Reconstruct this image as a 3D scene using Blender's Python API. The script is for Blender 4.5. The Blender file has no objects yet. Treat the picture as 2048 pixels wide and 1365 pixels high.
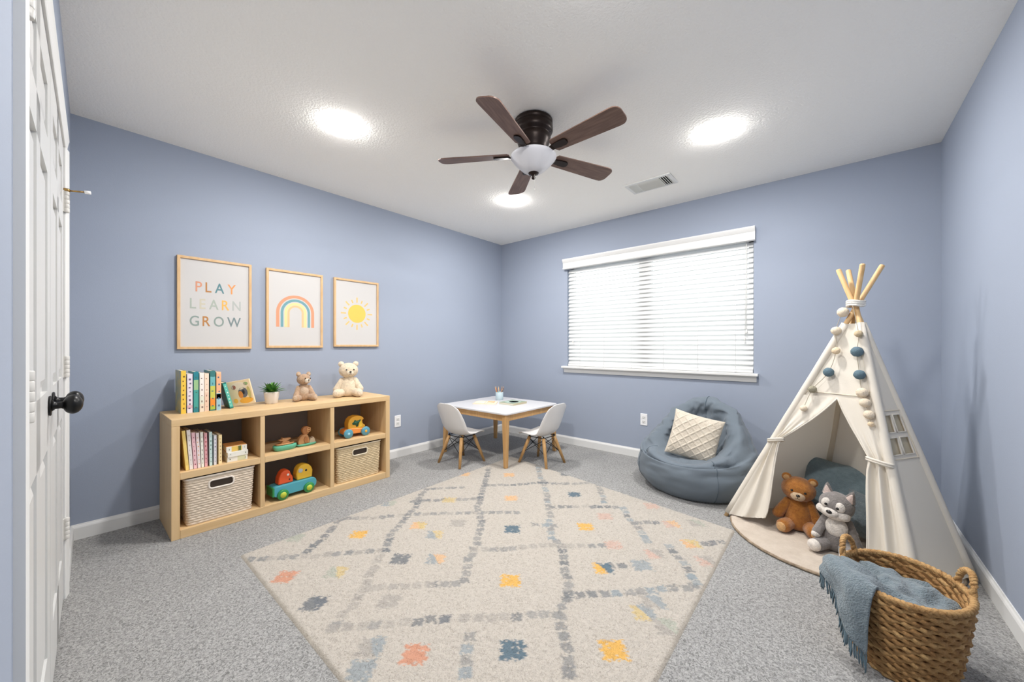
import bpy, bmesh, math, random
import numpy as np
from mathutils import Vector, Matrix, Euler, noise
from math import sin, cos, pi, radians, atan2, sqrt

random.seed(7)
sc = bpy.context.scene
C = sc.collection

# ------------------------------------------------------------------ camera, world, exposure
FPX, YAW, CY, CAMH = 749.26, 0.704958, 692.6, 1.1116
XA, YB, XC, HC = -3.302, 3.669, 0.548, 2.44        # left wall, window wall, right wall, ceiling height
cam_d = bpy.data.cameras.new('camera')
cam = bpy.data.objects.new('camera', cam_d); C.objects.link(cam)
cam.location = (0, 0, CAMH); cam.rotation_euler = (pi/2, 0, YAW)
cam_d.sensor_width = 36; cam_d.lens = FPX/2048*36; cam_d.shift_y = (CY-682.5)/2048
cam_d.clip_start = 0.01
sc.camera = cam

EXPOSURE = 0.60
DAYLIGHT = 1.65
LAMP = 345.0
w = bpy.data.worlds.new('daylight'); sc.world = w; w.use_nodes = True
w.node_tree.nodes['Background'].inputs[0].default_value = (0.93, 0.97, 1.0, 1)
w.node_tree.nodes['Background'].inputs[1].default_value = DAYLIGHT
vs = sc.view_settings
vs.view_transform = 'Standard'; vs.look = 'None'; vs.gamma = 1; vs.use_curve_mapping = False
vs.exposure = EXPOSURE
try:
    sc.cycles.max_bounces = 10; sc.cycles.diffuse_bounces = 7; sc.cycles.transparent_max_bounces = 12
    sc.cycles.sample_clamp_indirect = 6; sc.cycles.use_denoising = True
except Exception: pass

FW = (-sin(YAW), cos(YAW)); RT = (cos(YAW), sin(YAW))
def ray(px): o = (px-1024)/FPX; return FW[0]+RT[0]*o, FW[1]+RT[1]*o
def atZ(px, py, z=0.0):
    d = ray(px); t = (z-CAMH)*FPX/(CY-py); return Vector((d[0]*t, d[1]*t, z))
def atX(px, py, X):
    d = ray(px); t = X/d[0]; return Vector((X, d[1]*t, CAMH+(CY-py)/FPX*t))
def atY(px, py, Y):
    d = ray(px); t = Y/d[1]; return Vector((d[0]*t, Y, CAMH+(CY-py)/FPX*t))

# ------------------------------------------------------------------ materials
def lin(c):
    return tuple(((x/255)/12.92 if x/255 <= .04045 else ((x/255+.055)/1.055)**2.4) for x in c)
MATS = {}
def mat(name, rgb, rough=.6, metal=0, bump=0, bscale=60, var=0, vscale=8, rgb2=None, stretch=None, sheen=0,
        emis=0, trans=0, coat=0, detail=3, btype='noise', spec=.4):
    """procedural principled material; rgb in sRGB 0..255; var = mix amount of rgb2 by noise"""
    if name in MATS: return MATS[name]
    m = bpy.data.materials.new(name); m.use_nodes = True; MATS[name] = m
    nt = m.node_tree; n = nt.nodes; l = nt.links; p = n['Principled BSDF']
    p.inputs['Base Color'].default_value = (*lin(rgb), 1)
    p.inputs['Roughness'].default_value = rough; p.inputs['Metallic'].default_value = metal
    p.inputs['Specular IOR Level'].default_value = spec
    if sheen: p.inputs['Sheen Weight'].default_value = sheen; p.inputs['Sheen Roughness'].default_value = .5
    if coat: p.inputs['Coat Weight'].default_value = coat; p.inputs['Coat Roughness'].default_value = .1
    if emis:
        p.inputs['Emission Color'].default_value = (*lin(rgb), 1); p.inputs['Emission Strength'].default_value = emis
    co = None
    if bump or var:
        tc = n.new('ShaderNodeTexCoord'); mp = n.new('ShaderNodeMapping'); l.new(tc.outputs['Object'], mp.inputs[0])
        if stretch: mp.inputs['Scale'].default_value = stretch
        co = mp.outputs[0]
    if var:
        nz = n.new('ShaderNodeTexNoise'); nz.inputs['Scale'].default_value = vscale; nz.inputs['Detail'].default_value = detail
        l.new(co, nz.inputs['Vector'])
        rp = n.new('ShaderNodeValToRGB'); rp.color_ramp.elements[0].position = .5-.25; rp.color_ramp.elements[1].position = .5+.25
        a = lin(rgb); b = lin(rgb2 if rgb2 else tuple(x*.8 for x in rgb))
        rp.color_ramp.elements[0].color = (*a, 1)
        rp.color_ramp.elements[1].color = (*[a[i]*(1-var)+b[i]*var for i in range(3)], 1)
        l.new(nz.outputs['Fac'], rp.inputs[0]); l.new(rp.outputs[0], p.inputs['Base Color'])
    if bump:
        if btype == 'voronoi':
            bz = n.new('ShaderNodeTexVoronoi'); bz.inputs['Scale'].default_value = bscale; out = bz.outputs['Distance']
        else:
            bz = n.new('ShaderNodeTexNoise'); bz.inputs['Scale'].default_value = bscale; bz.inputs['Detail'].default_value = detail; out = bz.outputs['Fac']
        l.new(co, bz.inputs['Vector'])
        bp = n.new('ShaderNodeBump'); bp.inputs['Strength'].default_value = bump; bp.inputs['Distance'].default_value = .01
        l.new(out, bp.inputs['Height']); l.new(bp.outputs[0], p.inputs['Normal'])
    if trans:
        tr = n.new('ShaderNodeBsdfTranslucent'); tr.inputs[0].default_value = (*lin(rgb), 1)
        mx = n.new('ShaderNodeMixShader'); mx.inputs[0].default_value = trans
        l.new(p.outputs[0], mx.inputs[1]); l.new(tr.outputs[0], mx.inputs[2])
        l.new(mx.outputs[0], n['Material Output'].inputs[0])
    return m

M_WALL = mat('wall_paint', (153, 162, 178), .75, bump=.05, bscale=220)
M_CEIL = mat('ceiling_texture', (250, 248, 243), .95, bump=.35, bscale=90, detail=5, spec=0)
M_WHITE = mat('white_trim_paint', (222, 222, 220), .4)
M_DOOR = mat('white_door_paint', (206, 206, 204), .38)
M_OAK = mat('light_oak', (220, 190, 146), .5, var=1, vscale=3.2, rgb2=(204, 170, 122), stretch=(14, .6, 14), detail=6)
M_OAKV = mat('light_oak_upright', (220, 190, 146), .5, var=1, vscale=3.2, rgb2=(204, 170, 122), stretch=(14, 14, .6), detail=6)
M_FRAME = mat('frame_oak', (214, 180, 136), .5, var=.8, vscale=6, rgb2=(196, 158, 112), stretch=(8, 2, 2))
M_BACK = mat('shelf_back_shade', (140, 136, 133), .8)  # grey stands for the shade at the back of the open cubes
M_BEECH = mat('beech_wood', (205, 164, 110), .45, var=1, vscale=5, rgb2=(184, 140, 88), stretch=(12, 12, 1), detail=5)
M_PINE = mat('pine_pole', (222, 188, 140), .55, var=1, vscale=5, rgb2=(204, 164, 112), stretch=(10, 10, 1))
M_PAPER = mat('paper', (197, 195, 193), .85)
M_PAGES = mat('book_pages', (232, 224, 205), .9, bump=.2, bscale=300)
M_BLACK = mat('black_metal', (10, 10, 11), .35, spec=.3)
M_BRONZE = mat('oil_rubbed_bronze', (38, 28, 24), .38, metal=.55)
M_WALNUT = mat('walnut_blade', (128, 102, 90), .5, var=1, vscale=5, rgb2=(94, 70, 60), stretch=(1.5, 14, 8), detail=6)
M_BOWL = mat('frosted_glass_bowl', (240, 240, 244), .3, trans=.35, coat=.2)
M_BRASS = mat('brass', (168, 136, 84), .3, metal=1)
M_STEEL = mat('painted_hinge', (206, 204, 199), .4)
M_PLAST = mat('white_plastic', (236, 236, 236), .35)
M_SHELL = mat('chair_shell', (220, 218, 216), .32)
M_WIRE = mat('black_wire', (26, 28, 32), .4, metal=.4)
M_CANVAS = mat('canvas', (228, 221, 208), .85, bump=.12, bscale=400, trans=.12)
M_CANVAS2 = mat('canvas_seam', (216, 205, 186), .85, bump=.12, bscale=400)
M_ROPE = mat('white_rope', (232, 228, 220), .9, bump=.5, bscale=300)
M_BEAN = mat('slate_linen', (106, 116, 125), .9, bump=.15, bscale=500, var=.6, vscale=3, rgb2=(96, 106, 115), sheen=.15)
M_SEAM = mat('slate_seam', (88, 100, 110), .9)
M_SLAT = mat('blind_slat', (236, 236, 235), .45, trans=.36)
M_GRILL = mat('vent_paint', (224, 224, 218), .5)
M_DARK = mat('dark_void', (22, 21, 20), .9)
M_SEAGR = mat('seagrass', (178, 138, 88), .75, var=1, vscale=26, rgb2=(128, 90, 50), bump=.5, bscale=160)
M_SEAGR2 = mat('seagrass_pale', (196, 160, 108), .75, var=1, vscale=40, rgb2=(150, 108, 62), bump=.5, bscale=160)
M_BIN = mat('cream_weave', (222, 207, 188), .8, var=.7, vscale=60, rgb2=(200, 182, 160), bump=.3, bscale=150)
M_BINTRIM = mat('cream_trim', (226, 216, 204), .7)
M_BIN2 = mat('straw_weave', (214, 194, 158), .8, var=.7, vscale=60, rgb2=(192, 168, 130), bump=.3, bscale=150)
M_BIN2TRIM = mat('straw_trim', (222, 208, 182), .7)
M_THROW = mat('blue_throw', (105, 118, 125), .95, bump=.9, bscale=190, var=1, vscale=60, rgb2=(128, 141, 147), sheen=.3)
M_FRINGE = mat('blue_fringe', (104, 124, 134), .95, bump=.4, bscale=300)
M_CUSH = mat('tent_cushion', (120, 138, 145), .95, bump=.7, bscale=160, var=1, vscale=40, rgb2=(104, 122, 130), sheen=.25)
M_MAT = mat('plush_mat', (200, 187, 172), .95, bump=.5, bscale=120, var=1, vscale=22, rgb2=(184, 170, 154), sheen=.3)
M_MATE = mat('plush_mat_edge', (176, 158, 136), .95, bump=.6, bscale=120, var=1, vscale=40, rgb2=(120, 104, 86))
def fur(name, rgb, rgb2=None): return mat(name, rgb, .95, bump=.55, bscale=190, var=1, vscale=70, rgb2=rgb2 or tuple(x*.84 for x in rgb), sheen=.35)
M_EYE = mat('plush_eye', (16, 12, 10), .15, coat=.5)

# ------------------------------------------------------------------ mesh helpers
def me(name, v, f, smooth=False):
    m = bpy.data.meshes.new(name); m.from_pydata([tuple(a) for a in v], [], f); m.validate(); m.update()
    if smooth: m.polygons.foreach_set('use_smooth', [True]*len(m.polygons))
    return m
def obj(name, m, material, parent=None, loc=None, rot=None, scale=None):
    o = bpy.data.objects.new(name, m); C.objects.link(o)
    if material is not None and m is not None and len(m.materials) == 0: m.materials.append(material)
    if parent: o.parent = parent
    if loc is not None: o.location = loc
    if rot is not None: o.rotation_euler = rot
    if scale is not None: o.scale = scale
    return o
def thing(name, label, cat, loc=(0, 0, 0), rotz=0, group=None):
    o = bpy.data.objects.new(name, None); C.objects.link(o); o.empty_display_size = .05
    o.location = loc; o.rotation_euler = (0, 0, rotz); tag(o, label, cat, group); return o
def tag(o, label, cat, group=None):
    o['label'] = label; o['category'] = cat
    if group: o['group'] = group
    return o
def struct(o): o['kind'] = 'structure'; return o
def join(*parts):
    v = []; f = []
    for a, b in parts:
        k = len(v); v += [tuple(x) for x in a]; f += [tuple(i+k for i in q) for q in b]
    return v, f
def xf(part, M):
    return [tuple(M @ Vector(p)) for p in part[0]], part[1]
def box(x0, x1, y0, y1, z0, z1):
    v = [(x, y, z) for x in (x0, x1) for y in (y0, y1) for z in (z0, z1)]
    f = [(0, 1, 3, 2), (4, 6, 7, 5), (0, 4, 5, 1), (2, 3, 7, 6), (0, 2, 6, 4), (1, 5, 7, 3)]
    return v, f
def bevelled(name, part, width=.003, seg=2, smooth=True):
    m = me(name, *part); bm = bmesh.new(); bm.from_mesh(m)
    bmesh.ops.remove_doubles(bm, verts=bm.verts, dist=1e-6)
    bmesh.ops.recalc_face_normals(bm, faces=bm.faces)
    es = [e for e in bm.edges if len(e.link_faces) == 2 and e.calc_face_angle(0) > .5]
    bmesh.ops.bevel(bm, geom=es, offset=width, segments=seg, profile=.5, affect='EDGES', clamp_overlap=True)
    bm.to_mesh(m); bm.free()
    if smooth:
        m.polygons.foreach_set('use_smooth', [False]*len(m.polygons))
    return m
def bbox(name, x0, x1, y0, y1, z0, z1, bw=.003, seg=2): return bevelled(name, box(x0, x1, y0, y1, z0, z1), bw, seg)
def grid(nu, nv, fn, closeu=False):
    v = [fn(i/(nu if closeu else nu-1), j/(nv-1)) for j in range(nv) for i in range(nu)]
    f = []
    for j in range(nv-1):
        for i in range(nu if closeu else nu-1):
            i2 = (i+1) % nu
            f.append((j*nu+i, j*nu+i2, (j+1)*nu+i2, (j+1)*nu+i))
    return v, f
def lathe(prof, n=24, cap=True):
    """prof: list of (r,z)"""
    v = []; f = []
    for r, z in prof:
        for i in range(n): a = 2*pi*i/n; v.append((r*cos(a), r*sin(a), z))
    for j in range(len(prof)-1):
        for i in range(n): i2 = (i+1) % n; f.append((j*n+i, j*n+i2, (j+1)*n+i2, (j+1)*n+i))
    if cap:
        f.append(tuple(reversed(range(n)))); k = (len(prof)-1)*n; f.append(tuple(range(k, k+n)))
    return v, f
def tube(path, r, n=8, closed=False, cap=True):
    """r float or list; parallel transport frame"""
    P = [Vector(p) for p in path]; N = len(P); R_ = r if isinstance(r, (list, tuple)) else [r]*N
    T = []
    for i in range(N):
        if closed: t = P[(i+1) % N]-P[i-1]
        else: t = P[min(i+1, N-1)]-P[max(i-1, 0)]
        T.append(t.normalized())
    up = Vector((0, 0, 1)) if abs(T[0].z) < .9 else Vector((1, 0, 0))
    nrm = (up-T[0]*up.dot(T[0])).normalized(); v = []; f = []
    for i in range(N):
        if i: nrm = (nrm-T[i]*nrm.dot(T[i])).normalized()
        b = T[i].cross(nrm)
        for k in range(n):
            a = 2*pi*k/n; v.append(tuple(P[i]+(nrm*cos(a)+b*sin(a))*R_[i]))
    for i in range(N if closed else N-1):
        i2 = (i+1) % N
        for k in range(n):
            k2 = (k+1) % n; f.append((i*n+k, i*n+k2, i2*n+k2, i2*n+k))
    if cap and not closed:
        f.append(tuple(reversed(range(n)))); f.append(tuple(range((N-1)*n, N*n)))
    return v, f
def capsule(p0, p1, r0, r1, n=20, hemi=6, mid=6, amp=0):
    p0 = Vector(p0); p1 = Vector(p1); d = (p1-p0).normalized(); L = (p1-p0).length
    path = []; rad = []
    for i in range(hemi+1):
        a = pi/2*i/hemi; path.append(p0-d*r0*cos(a)); rad.append(max(r0*sin(a), 1e-4))
    for i in range(1, mid): t = i/mid; path.append(p0.lerp(p1, t)); rad.append(r0+(r1-r0)*t)
    for i in range(hemi+1):
        a = pi/2*i/hemi; path.append(p1+d*r1*sin(a)); rad.append(max(r1*cos(a), 1e-4))
    return tube(path, rad, n)
def sphere(c, r, nu=28, nv=18, rot=None, pw=1.0):
    c = Vector(c); r = (r, r, r) if not hasattr(r, '__len__') else r
    R_ = Euler(rot).to_matrix() if rot else Matrix.Identity(3)
    sg = lambda x: math.copysign(abs(x)**pw, x)
    def fn(u, v):
        a = 2*pi*u; b = pi*(v-.5)
        b = max(min(b, pi/2-.004), -pi/2+.004)
        p = Vector((r[0]*sg(cos(b))*sg(cos(a)), r[1]*sg(cos(b))*sg(sin(a)), r[2]*sg(sin(b))))
        return tuple(c+R_ @ p)
    v, f = grid(nu, nv, fn, True)
    f.append(tuple(reversed(range(nu)))); k = (nv-1)*nu; f.append(tuple(range(k, k+nu)))
    return v, f
def rough_up(part, amp, sc_):
    out = []
    for p in part[0]:
        q = Vector(p); nv = noise.noise_vector(q*sc_); out.append(tuple(q+nv*amp))
    return out, part[1]
def prism(outline, y0, y1):
    """outline in (x,z), extruded along y"""
    n = len(outline)
    v = [(x, y0, z) for x, z in outline]+[(x, y1, z) for x, z in outline]
    f = [tuple(range(n)), tuple(reversed(range(n, 2*n)))]+[(i, i+n, (i+1) % n+n, (i+1) % n) for i in range(n)]
    return v, f
def rrect(w, h, r, n=5, cx=0, cy=0):
    pts = []
    for qx, qy, a0 in ((1, 1, 0), (-1, 1, pi/2), (-1, -1, pi), (1, -1, 3*pi/2)):
        for i in range(n+1):
            a = a0+pi/2*i/n; pts.append((cx+qx*(w/2-r)+r*cos(a), cy+qy*(h/2-r)+r*sin(a)))
    return pts
def crom(pts, k):
    """catmull-rom through tuples"""
    out = []; n = len(pts)
    for i in range(n-1):
        p0 = pts[max(i-1, 0)]; p1 = pts[i]; p2 = pts[i+1]; p3 = pts[min(i+2, n-1)]
        for j in range(k):
            t = j/k
            out.append(tuple(.5*((2*b)+(-a+c)*t+(2*a-5*b+4*c-d)*t*t+(-a+3*b-3*c+d)*t**3) for a, b, c, d in zip(p0, p1, p2, p3)))
    out.append(tuple(pts[-1])); return out
def fix_normals(m):
    bm = bmesh.new(); bm.from_mesh(m); bmesh.ops.recalc_face_normals(bm, faces=bm.faces); bm.to_mesh(m); bm.free(); return m
def S(name, part): return fix_normals(me(name, *part, smooth=True))
def Fm(name, part): return fix_normals(me(name, *part))

# ------------------------------------------------------------------ room shell
def carpet_mat():
    m = bpy.data.materials.new('grey_carpet'); m.use_nodes = True; n = m.node_tree.nodes; l = m.node_tree.links; p = n['Principled BSDF']
    p.inputs['Roughness'].default_value = .95; p.inputs['Specular IOR Level'].default_value = .1; p.inputs['Sheen Weight'].default_value = .1
    tc = n.new('ShaderNodeTexCoord')
    a = n.new('ShaderNodeTexNoise'); a.inputs['Scale'].default_value = 115; a.inputs['Detail'].default_value = 3; a.inputs['Distortion'].default_value = 1.2
    b = n.new('ShaderNodeTexNoise'); b.inputs['Scale'].default_value = 4; b.inputs['Detail'].default_value = 3
    for q in (a, b): l.new(tc.outputs['Object'], q.inputs['Vector'])
    r = n.new('ShaderNodeValToRGB'); e = r.color_ramp.elements
    e[0].position = .34; e[0].color = (*lin((117, 117, 115)), 1); e[1].position = .60; e[1].color = (*lin((173, 172, 170)), 1)
    l.new(a.outputs['Fac'], r.inputs[0])
    r2 = n.new('ShaderNodeValToRGB'); r2.color_ramp.elements[0].color = (.88, .88, .88, 1); r2.color_ramp.elements[1].color = (1.06, 1.06, 1.06, 1)
    l.new(b.outputs['Fac'], r2.inputs[0])
    mx = n.new('ShaderNodeMixRGB'); mx.blend_type = 'MULTIPLY'; mx.inputs[0].default_value = 1
    l.new(r.outputs[0], mx.inputs[1]); l.new(r2.outputs[0], mx.inputs[2]); l.new(mx.outputs[0], p.inputs['Base Color'])
    bp = n.new('ShaderNodeBump'); bp.inputs['Strength'].default_value = .8; bp.inputs['Distance'].default_value = .008
    l.new(a.outputs['Fac'], bp.inputs['Height']); l.new(bp.outputs[0], p.inputs['Normal'])
    return m
T = .14
YD0 = -.5
struct(obj('floor', Fm('floor', box(XA-T, XC+T, YD0, YB+T, -.1, 0)), carpet_mat()))
struct(obj('ceiling', Fm('ceiling', box(XA-T, XC+T, YD0, YB+T, HC, HC+.1)), M_CEIL))
struct(obj('wall_left', Fm('wall_left', box(XA-T, XA, YD0, YB+T, 0, HC)), M_WALL))
struct(obj('wall_right', Fm('wall_right', box(XC, XC+T, YD0, YB+T, 0, HC)), M_WALL))
WX0, WX1, WZ0, WZ1 = -2.292, -.487, .872, 2.03
struct(obj('wall_back', Fm('wall_back', join(box(XA, WX0, YB, YB+T, 0, HC), box(WX1, XC, YB, YB+T, 0, HC),
    box(WX0, WX1, YB, YB+T, 0, WZ0), box(WX0, WX1, YB, YB+T, WZ1, HC))), M_WALL))
# closet wall: starts at the corner with the left wall, local x along it, local y into the room
WD = Matrix.Translation((XA, -.0047, 0)) @ Matrix.Rotation(-.0256, 4, 'Z')
OX0, OX1, OZ = .742, 2.212, 1.985           # closet door opening in local x, and its height
wd = obj('wall_front', Fm('wall_front', join(box(0, OX0, -T, 0, 0, HC), box(OX1, XC-XA+.02, -T, 0, 0, HC), box(OX0, OX1, -T, 0, OZ, HC),
    box(OX0, OX1, -T, -T+.02, 0, OZ))), M_WALL)
wd.matrix_world = WD; struct(wd)

def base(name, p0, p1):
    p0 = Vector(p0); p1 = Vector(p1); L = (p1-p0).length
    prof = [(0, 0), (.013, 0), (.013, .066), (.010, .074), (.006, .080), (.004, .086), (0, .086)]
    v, f = prism(prof, 0, L)     # x = out of wall, y along
    d = (p1-p0).normalized(); o = obj(name, Fm(name, (v, f)), M_WHITE)
    R_ = Matrix(((d.y, d.x, 0, p0.x), (-d.x, d.y, 0, p0.y), (0, 0, 1, 0), (0, 0, 0, 1)))
    o.matrix_world = R_; struct(o); return o
base('baseboard_left', (XA, -.004, 0), (XA, YB, 0))
base('baseboard_front', (XA+.66, -.0047-.0256*.66, 0), (XA+.002, -.0048, 0))
base('baseboard_back', (XA, YB, 0), (XC, YB, 0))
base('baseboard_right', (XC, YB, 0), (XC, -.1, 0))

# ------------------------------------------------------------------ closet double doors on the front wall
CAS = .062
prof = [(0, 0), (CAS, 0), (CAS, .013), (CAS-.012, .016), (CAS-.026, .013), (.012, .009), (.004, .008), (0, .006)]   # (across, proud)
def casing_leg(x, z0, z1, flip):
    s = -1 if flip else 1
    return [(x+s*a, b, z) for z in (z0, z1) for a, b in prof], [tuple(range(8)), tuple(reversed(range(8, 16)))]+[(i, i+8, (i+1) % 8+8, (i+1) % 8) for i in range(8)]
def casing_head(x0, x1, z):
    return [(x, b, z+a) for x in (x0, x1) for a, b in prof], [tuple(range(8)), tuple(reversed(range(8, 16)))]+[(i, i+8, (i+1) % 8+8, (i+1) % 8) for i in range(8)]
trim = obj('trim_1', Fm('door_casing', join(casing_leg(OX0, 0, OZ, True), casing_leg(OX1, 0, OZ, False), casing_head(OX0-CAS, OX1+CAS, OZ))), M_WHITE)
trim.matrix_world = WD; struct(trim)
HZ = (.31, 1.02, 1.745)
def door(name, x0, x1, hinge_x, knob_x):
    root = bpy.data.objects.new(name, None); C.objects.link(root); root.matrix_world = WD; root.empty_display_size = .05; struct(root)
    g = .003; a, b = x0+g, x1-g; z0, z1 = .012, OZ-.004
    st, ms = .105, .09
    mid = (a+b)/2
    rails = [(z0, z0+.20), (z0+.80, z0+.97), (z0+1.60, z0+1.70), (z1-.115, z1)]
    parts = [box(a, b, -.035, -.010, z0, z1), box(a, a+st, -.012, 0, z0, z1), box(b-st, b, -.012, 0, z0, z1), box(mid-ms/2, mid+ms/2, -.012, 0, z0, z1)]
    for r0, r1 in rails: parts.append(box(a+st, b-st, -.012, 0, r0, r1))
    obj('leaf', Fm('leaf', join(*parts)), M_DOOR, root)
    for i in range(3):
        for c0, c1 in ((a+st, mid-ms/2), (mid+ms/2, b-st)):
            q0, q1 = rails[i][1], rails[i+1][0]; e = .012; s = .038
            v = [(c0+e, -.0105, q0+e), (c1-e, -.0105, q0+e), (c1-e, -.0105, q1-e), (c0+e, -.0105, q1-e),
                 (c0+s, -.002, q0+s), (c1-s, -.002, q0+s), (c1-s, -.002, q1-s), (c0+s, -.002, q1-s)]
            f = [(4, 5, 6, 7), (0, 1, 5, 4), (1, 2, 6, 5), (2, 3, 7, 6), (3, 0, 4, 7), (3, 2, 1, 0)]
            obj('panel', Fm('panel', (v, f)), M_DOOR, root)
    for k, hz in enumerate(HZ):
        hin = obj('hinge', S('hinge', join(*[xf(lathe([(.0085, 0), (.0095, .002), (.0095, .0165), (.0085, .0185)], 12), Matrix.Translation((hinge_x, .009, hz-.046+i*.0187))) for i in range(5)])), M_STEEL, root)
        lf = obj('hinge_plate', Fm('hinge_plate', join(box(hinge_x-.02, hinge_x+.02, 0, .003, hz-.046, hz+.046))), M_STEEL, hin)
        if k == 2:
            s = 1 if hinge_x < mid else -1
            p0 = Vector((hinge_x, .016, hz+.052)); p1 = p0+Vector((s*.012, .046, 0.004))
            obj('door_stop_rod', S('door_stop_rod', join(tube([p0, p1], .0035, 8), tube([Vector((hinge_x, .009, hz+.046)), Vector((hinge_x, .009, hz+.058))], .011, 10))), M_BRASS, hin)
            obj('rubber_tip', S('rubber_tip', tube([p1, p1+Vector((s*.004, .018, .001))], .0075, 10)), M_PLAST, hin)
    kz = .935
    kn = obj('knob', S('knob', xf(join(
        tube([(0, 0, 0), (0, .004, 0), (0, .006, 0)], [.028, .03, .027], 24),
        tube([(0, .005, 0), (0, .012, 0), (0, .024, 0), (0, .030, 0)], [.019, .011, .010, .013], 20),
        sphere((0, .047, 0), (.029, .021, .029), 24, 16)), Matrix.Translation((knob_x, 0, kz)))), M_BLACK, root)
    return root
MX = (OX0+OX1)/2
door('door_1', OX0, MX, OX0+.002, MX-.07)
door('door_2', MX, OX1, OX1-.002, MX+.07)

# ------------------------------------------------------------------ window with blinds
def wframe():
    y0, y1 = YB+.075, YB+.12; b = .045
    mid = -1.42
    return join(box(WX0, WX0+b, y0, y1, WZ0, WZ1), box(WX1-b, WX1, y0, y1, WZ0, WZ1), box(WX0, WX1, y0, y1, WZ0, WZ0+b), box(WX0, WX1, y0, y1, WZ1-b, WZ1),
                box(mid-.06, mid+.06, y0-.012, y1, WZ0+b, WZ1-b))
win = struct(obj('window_1', Fm('window_frame', wframe()), M_WHITE))
gm = bpy.data.materials.new('window_glass'); gm.use_nodes = True
n = gm.node_tree.nodes; l = gm.node_tree.links; n.remove(n['Principled BSDF'])
ga = n.new('ShaderNodeBsdfTransparent'); ga.inputs[0].default_value = (.95, .97, .97, 1); gb = n.new('ShaderNodeBsdfGlossy'); gb.inputs['Roughness'].default_value = .03
gx = n.new('ShaderNodeMixShader'); gx.inputs[0].default_value = .06
l.new(ga.outputs[0], gx.inputs[1]); l.new(gb.outputs[0], gx.inputs[2]); l.new(gx.outputs[0], n['Material Output'].inputs[0])
for x0, x1 in ((WX0+.04, -1.47), (-1.37, WX1-.04)):
    obj('pane', Fm('pane', box(x0, x1, YB+.096, YB+.1, WZ0+.04, WZ1-.04)), gm, win)
sill = struct(obj('trim_2', bevelled('window_sill', join(box(-2.345, -.452, YB-.052, YB+.075, .862, .884)), .004), M_WHITE))
ap = [(0, .862), (-.030, .862), (-.026, .852), (-.020, .846), (-.014, .828), (-.012, .812), (0, .812)]
v, f = [(x, YB+a, z) for x in (-2.33, -.466) for a, z in ap], [tuple(range(7)), tuple(reversed(range(7, 14)))]+[(i, i+7, (i+1) % 7+7, (i+1) % 7) for i in range(7)]
obj('apron', Fm('apron', (v, f)), M_WHITE, sill)
bl = thing('window_blind', 'white horizontal slat blind lowered over the window', 'blind', ((WX0+WX1)/2, YB, .884))
def lb(part): return [(x-(WX0+WX1)/2, y-YB, z-.884) for x, y, z in part[0]], part[1]
vp = [(0, 1.985), (-.048, 1.985), (-.050, 1.995), (-.042, 2.0), (-.042, 2.052), (-.048, 2.06), (-.056, 2.075), (-.060, 2.086), (-.060, 2.096), (0, 2.096)]
k = len(vp)
v, f = [(x, YB+a, z) for x in (-2.325, -.472) for a, z in vp], [tuple(range(k)), tuple(reversed(range(k, 2*k)))]+[(i, i+k, (i+1) % k+k, (i+1) % k) for i in range(k)]
obj('valance', Fm('valance', lb((v, f))), M_WHITE, bl)
NS = 25; PIT = 1.073/NS
BX0, BX1 = WX0+.006, WX1-.006; TILT = radians(58)
def slatmesh():
    hw = .0255; L = (BX1-BX0)/2; v = []; f = []
    for x in (-L, L):
        for s in (1, -1):
            for i in range(5):
                u = -1+2*i/4; c = .0022*(1-u*u)
                v.append((x, u*hw, c+s*.0014))
    for s in range(2):
        for i in range(4):
            a = s*5+i; f.append((a, a+1, a+11, a+10))
    f += [(0, 5, 15, 10), (4, 14, 19, 9), (0, 1, 2, 3, 4, 9, 8, 7, 6, 5), (10, 15, 16, 17, 18, 19, 14, 13, 12, 11)]
    return fix_normals(me('slat', v, f))
sm = slatmesh()
for i in range(NS):
    z = .912+PIT*(i+.5)-.884
    obj('slat', sm, M_SLAT, bl, ((BX0+BX1)/2-(WX0+WX1)/2, .030, z), (TILT, 0, 0))
obj('bottom_rail', bevelled('bottom_rail', lb(box(BX0, BX1, YB+.006, YB+.052, .886, .908)), .003), M_WHITE, bl)
for px in (230, 415, 630, 880, 1150, 1445):
    X = atY(1100+px/3.9, 700, YB).x
    obj('ladder_cord', S('ladder_cord', lb(join(tube([(X, YB+.012, .9), (X, YB+.012, 1.99)], .0012, 6), sphere((X, YB+.003, .896), (.006, .005, .008), 8, 6)))), M_PLAST, bl)
X = atY(1493, 600, YB-.01).x
obj('pull_cord', S('pull_cord', lb(join(tube([(X, YB-.006, 1.24), (X, YB-.006, 1.99)], .0014, 6), tube([(X-.012, YB-.006, 1.18), (X-.003, YB-.006, 1.99)], .0014, 6)))), M_GRILL, bl)
for dx, z in ((0, 1.22), (-.012, 1.16)):
    obj('cord_tassel', S('cord_tassel', lb(xf(lathe([(.002, .03), (.005, .026), (.008, .004), (.007, 0), (.002, 0)], 10), Matrix.Translation((X+dx, YB-.006, z))))), M_GRILL, bl)
X = atY(1145, 600, YB-.01).x
obj('cord_tassel', S('cord_tassel', lb(xf(lathe([(.002, .03), (.005, .026), (.008, .004), (.007, 0), (.002, 0)], 10), Matrix.Translation((X, YB-.004, 1.15))))), M_GRILL, bl)

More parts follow.
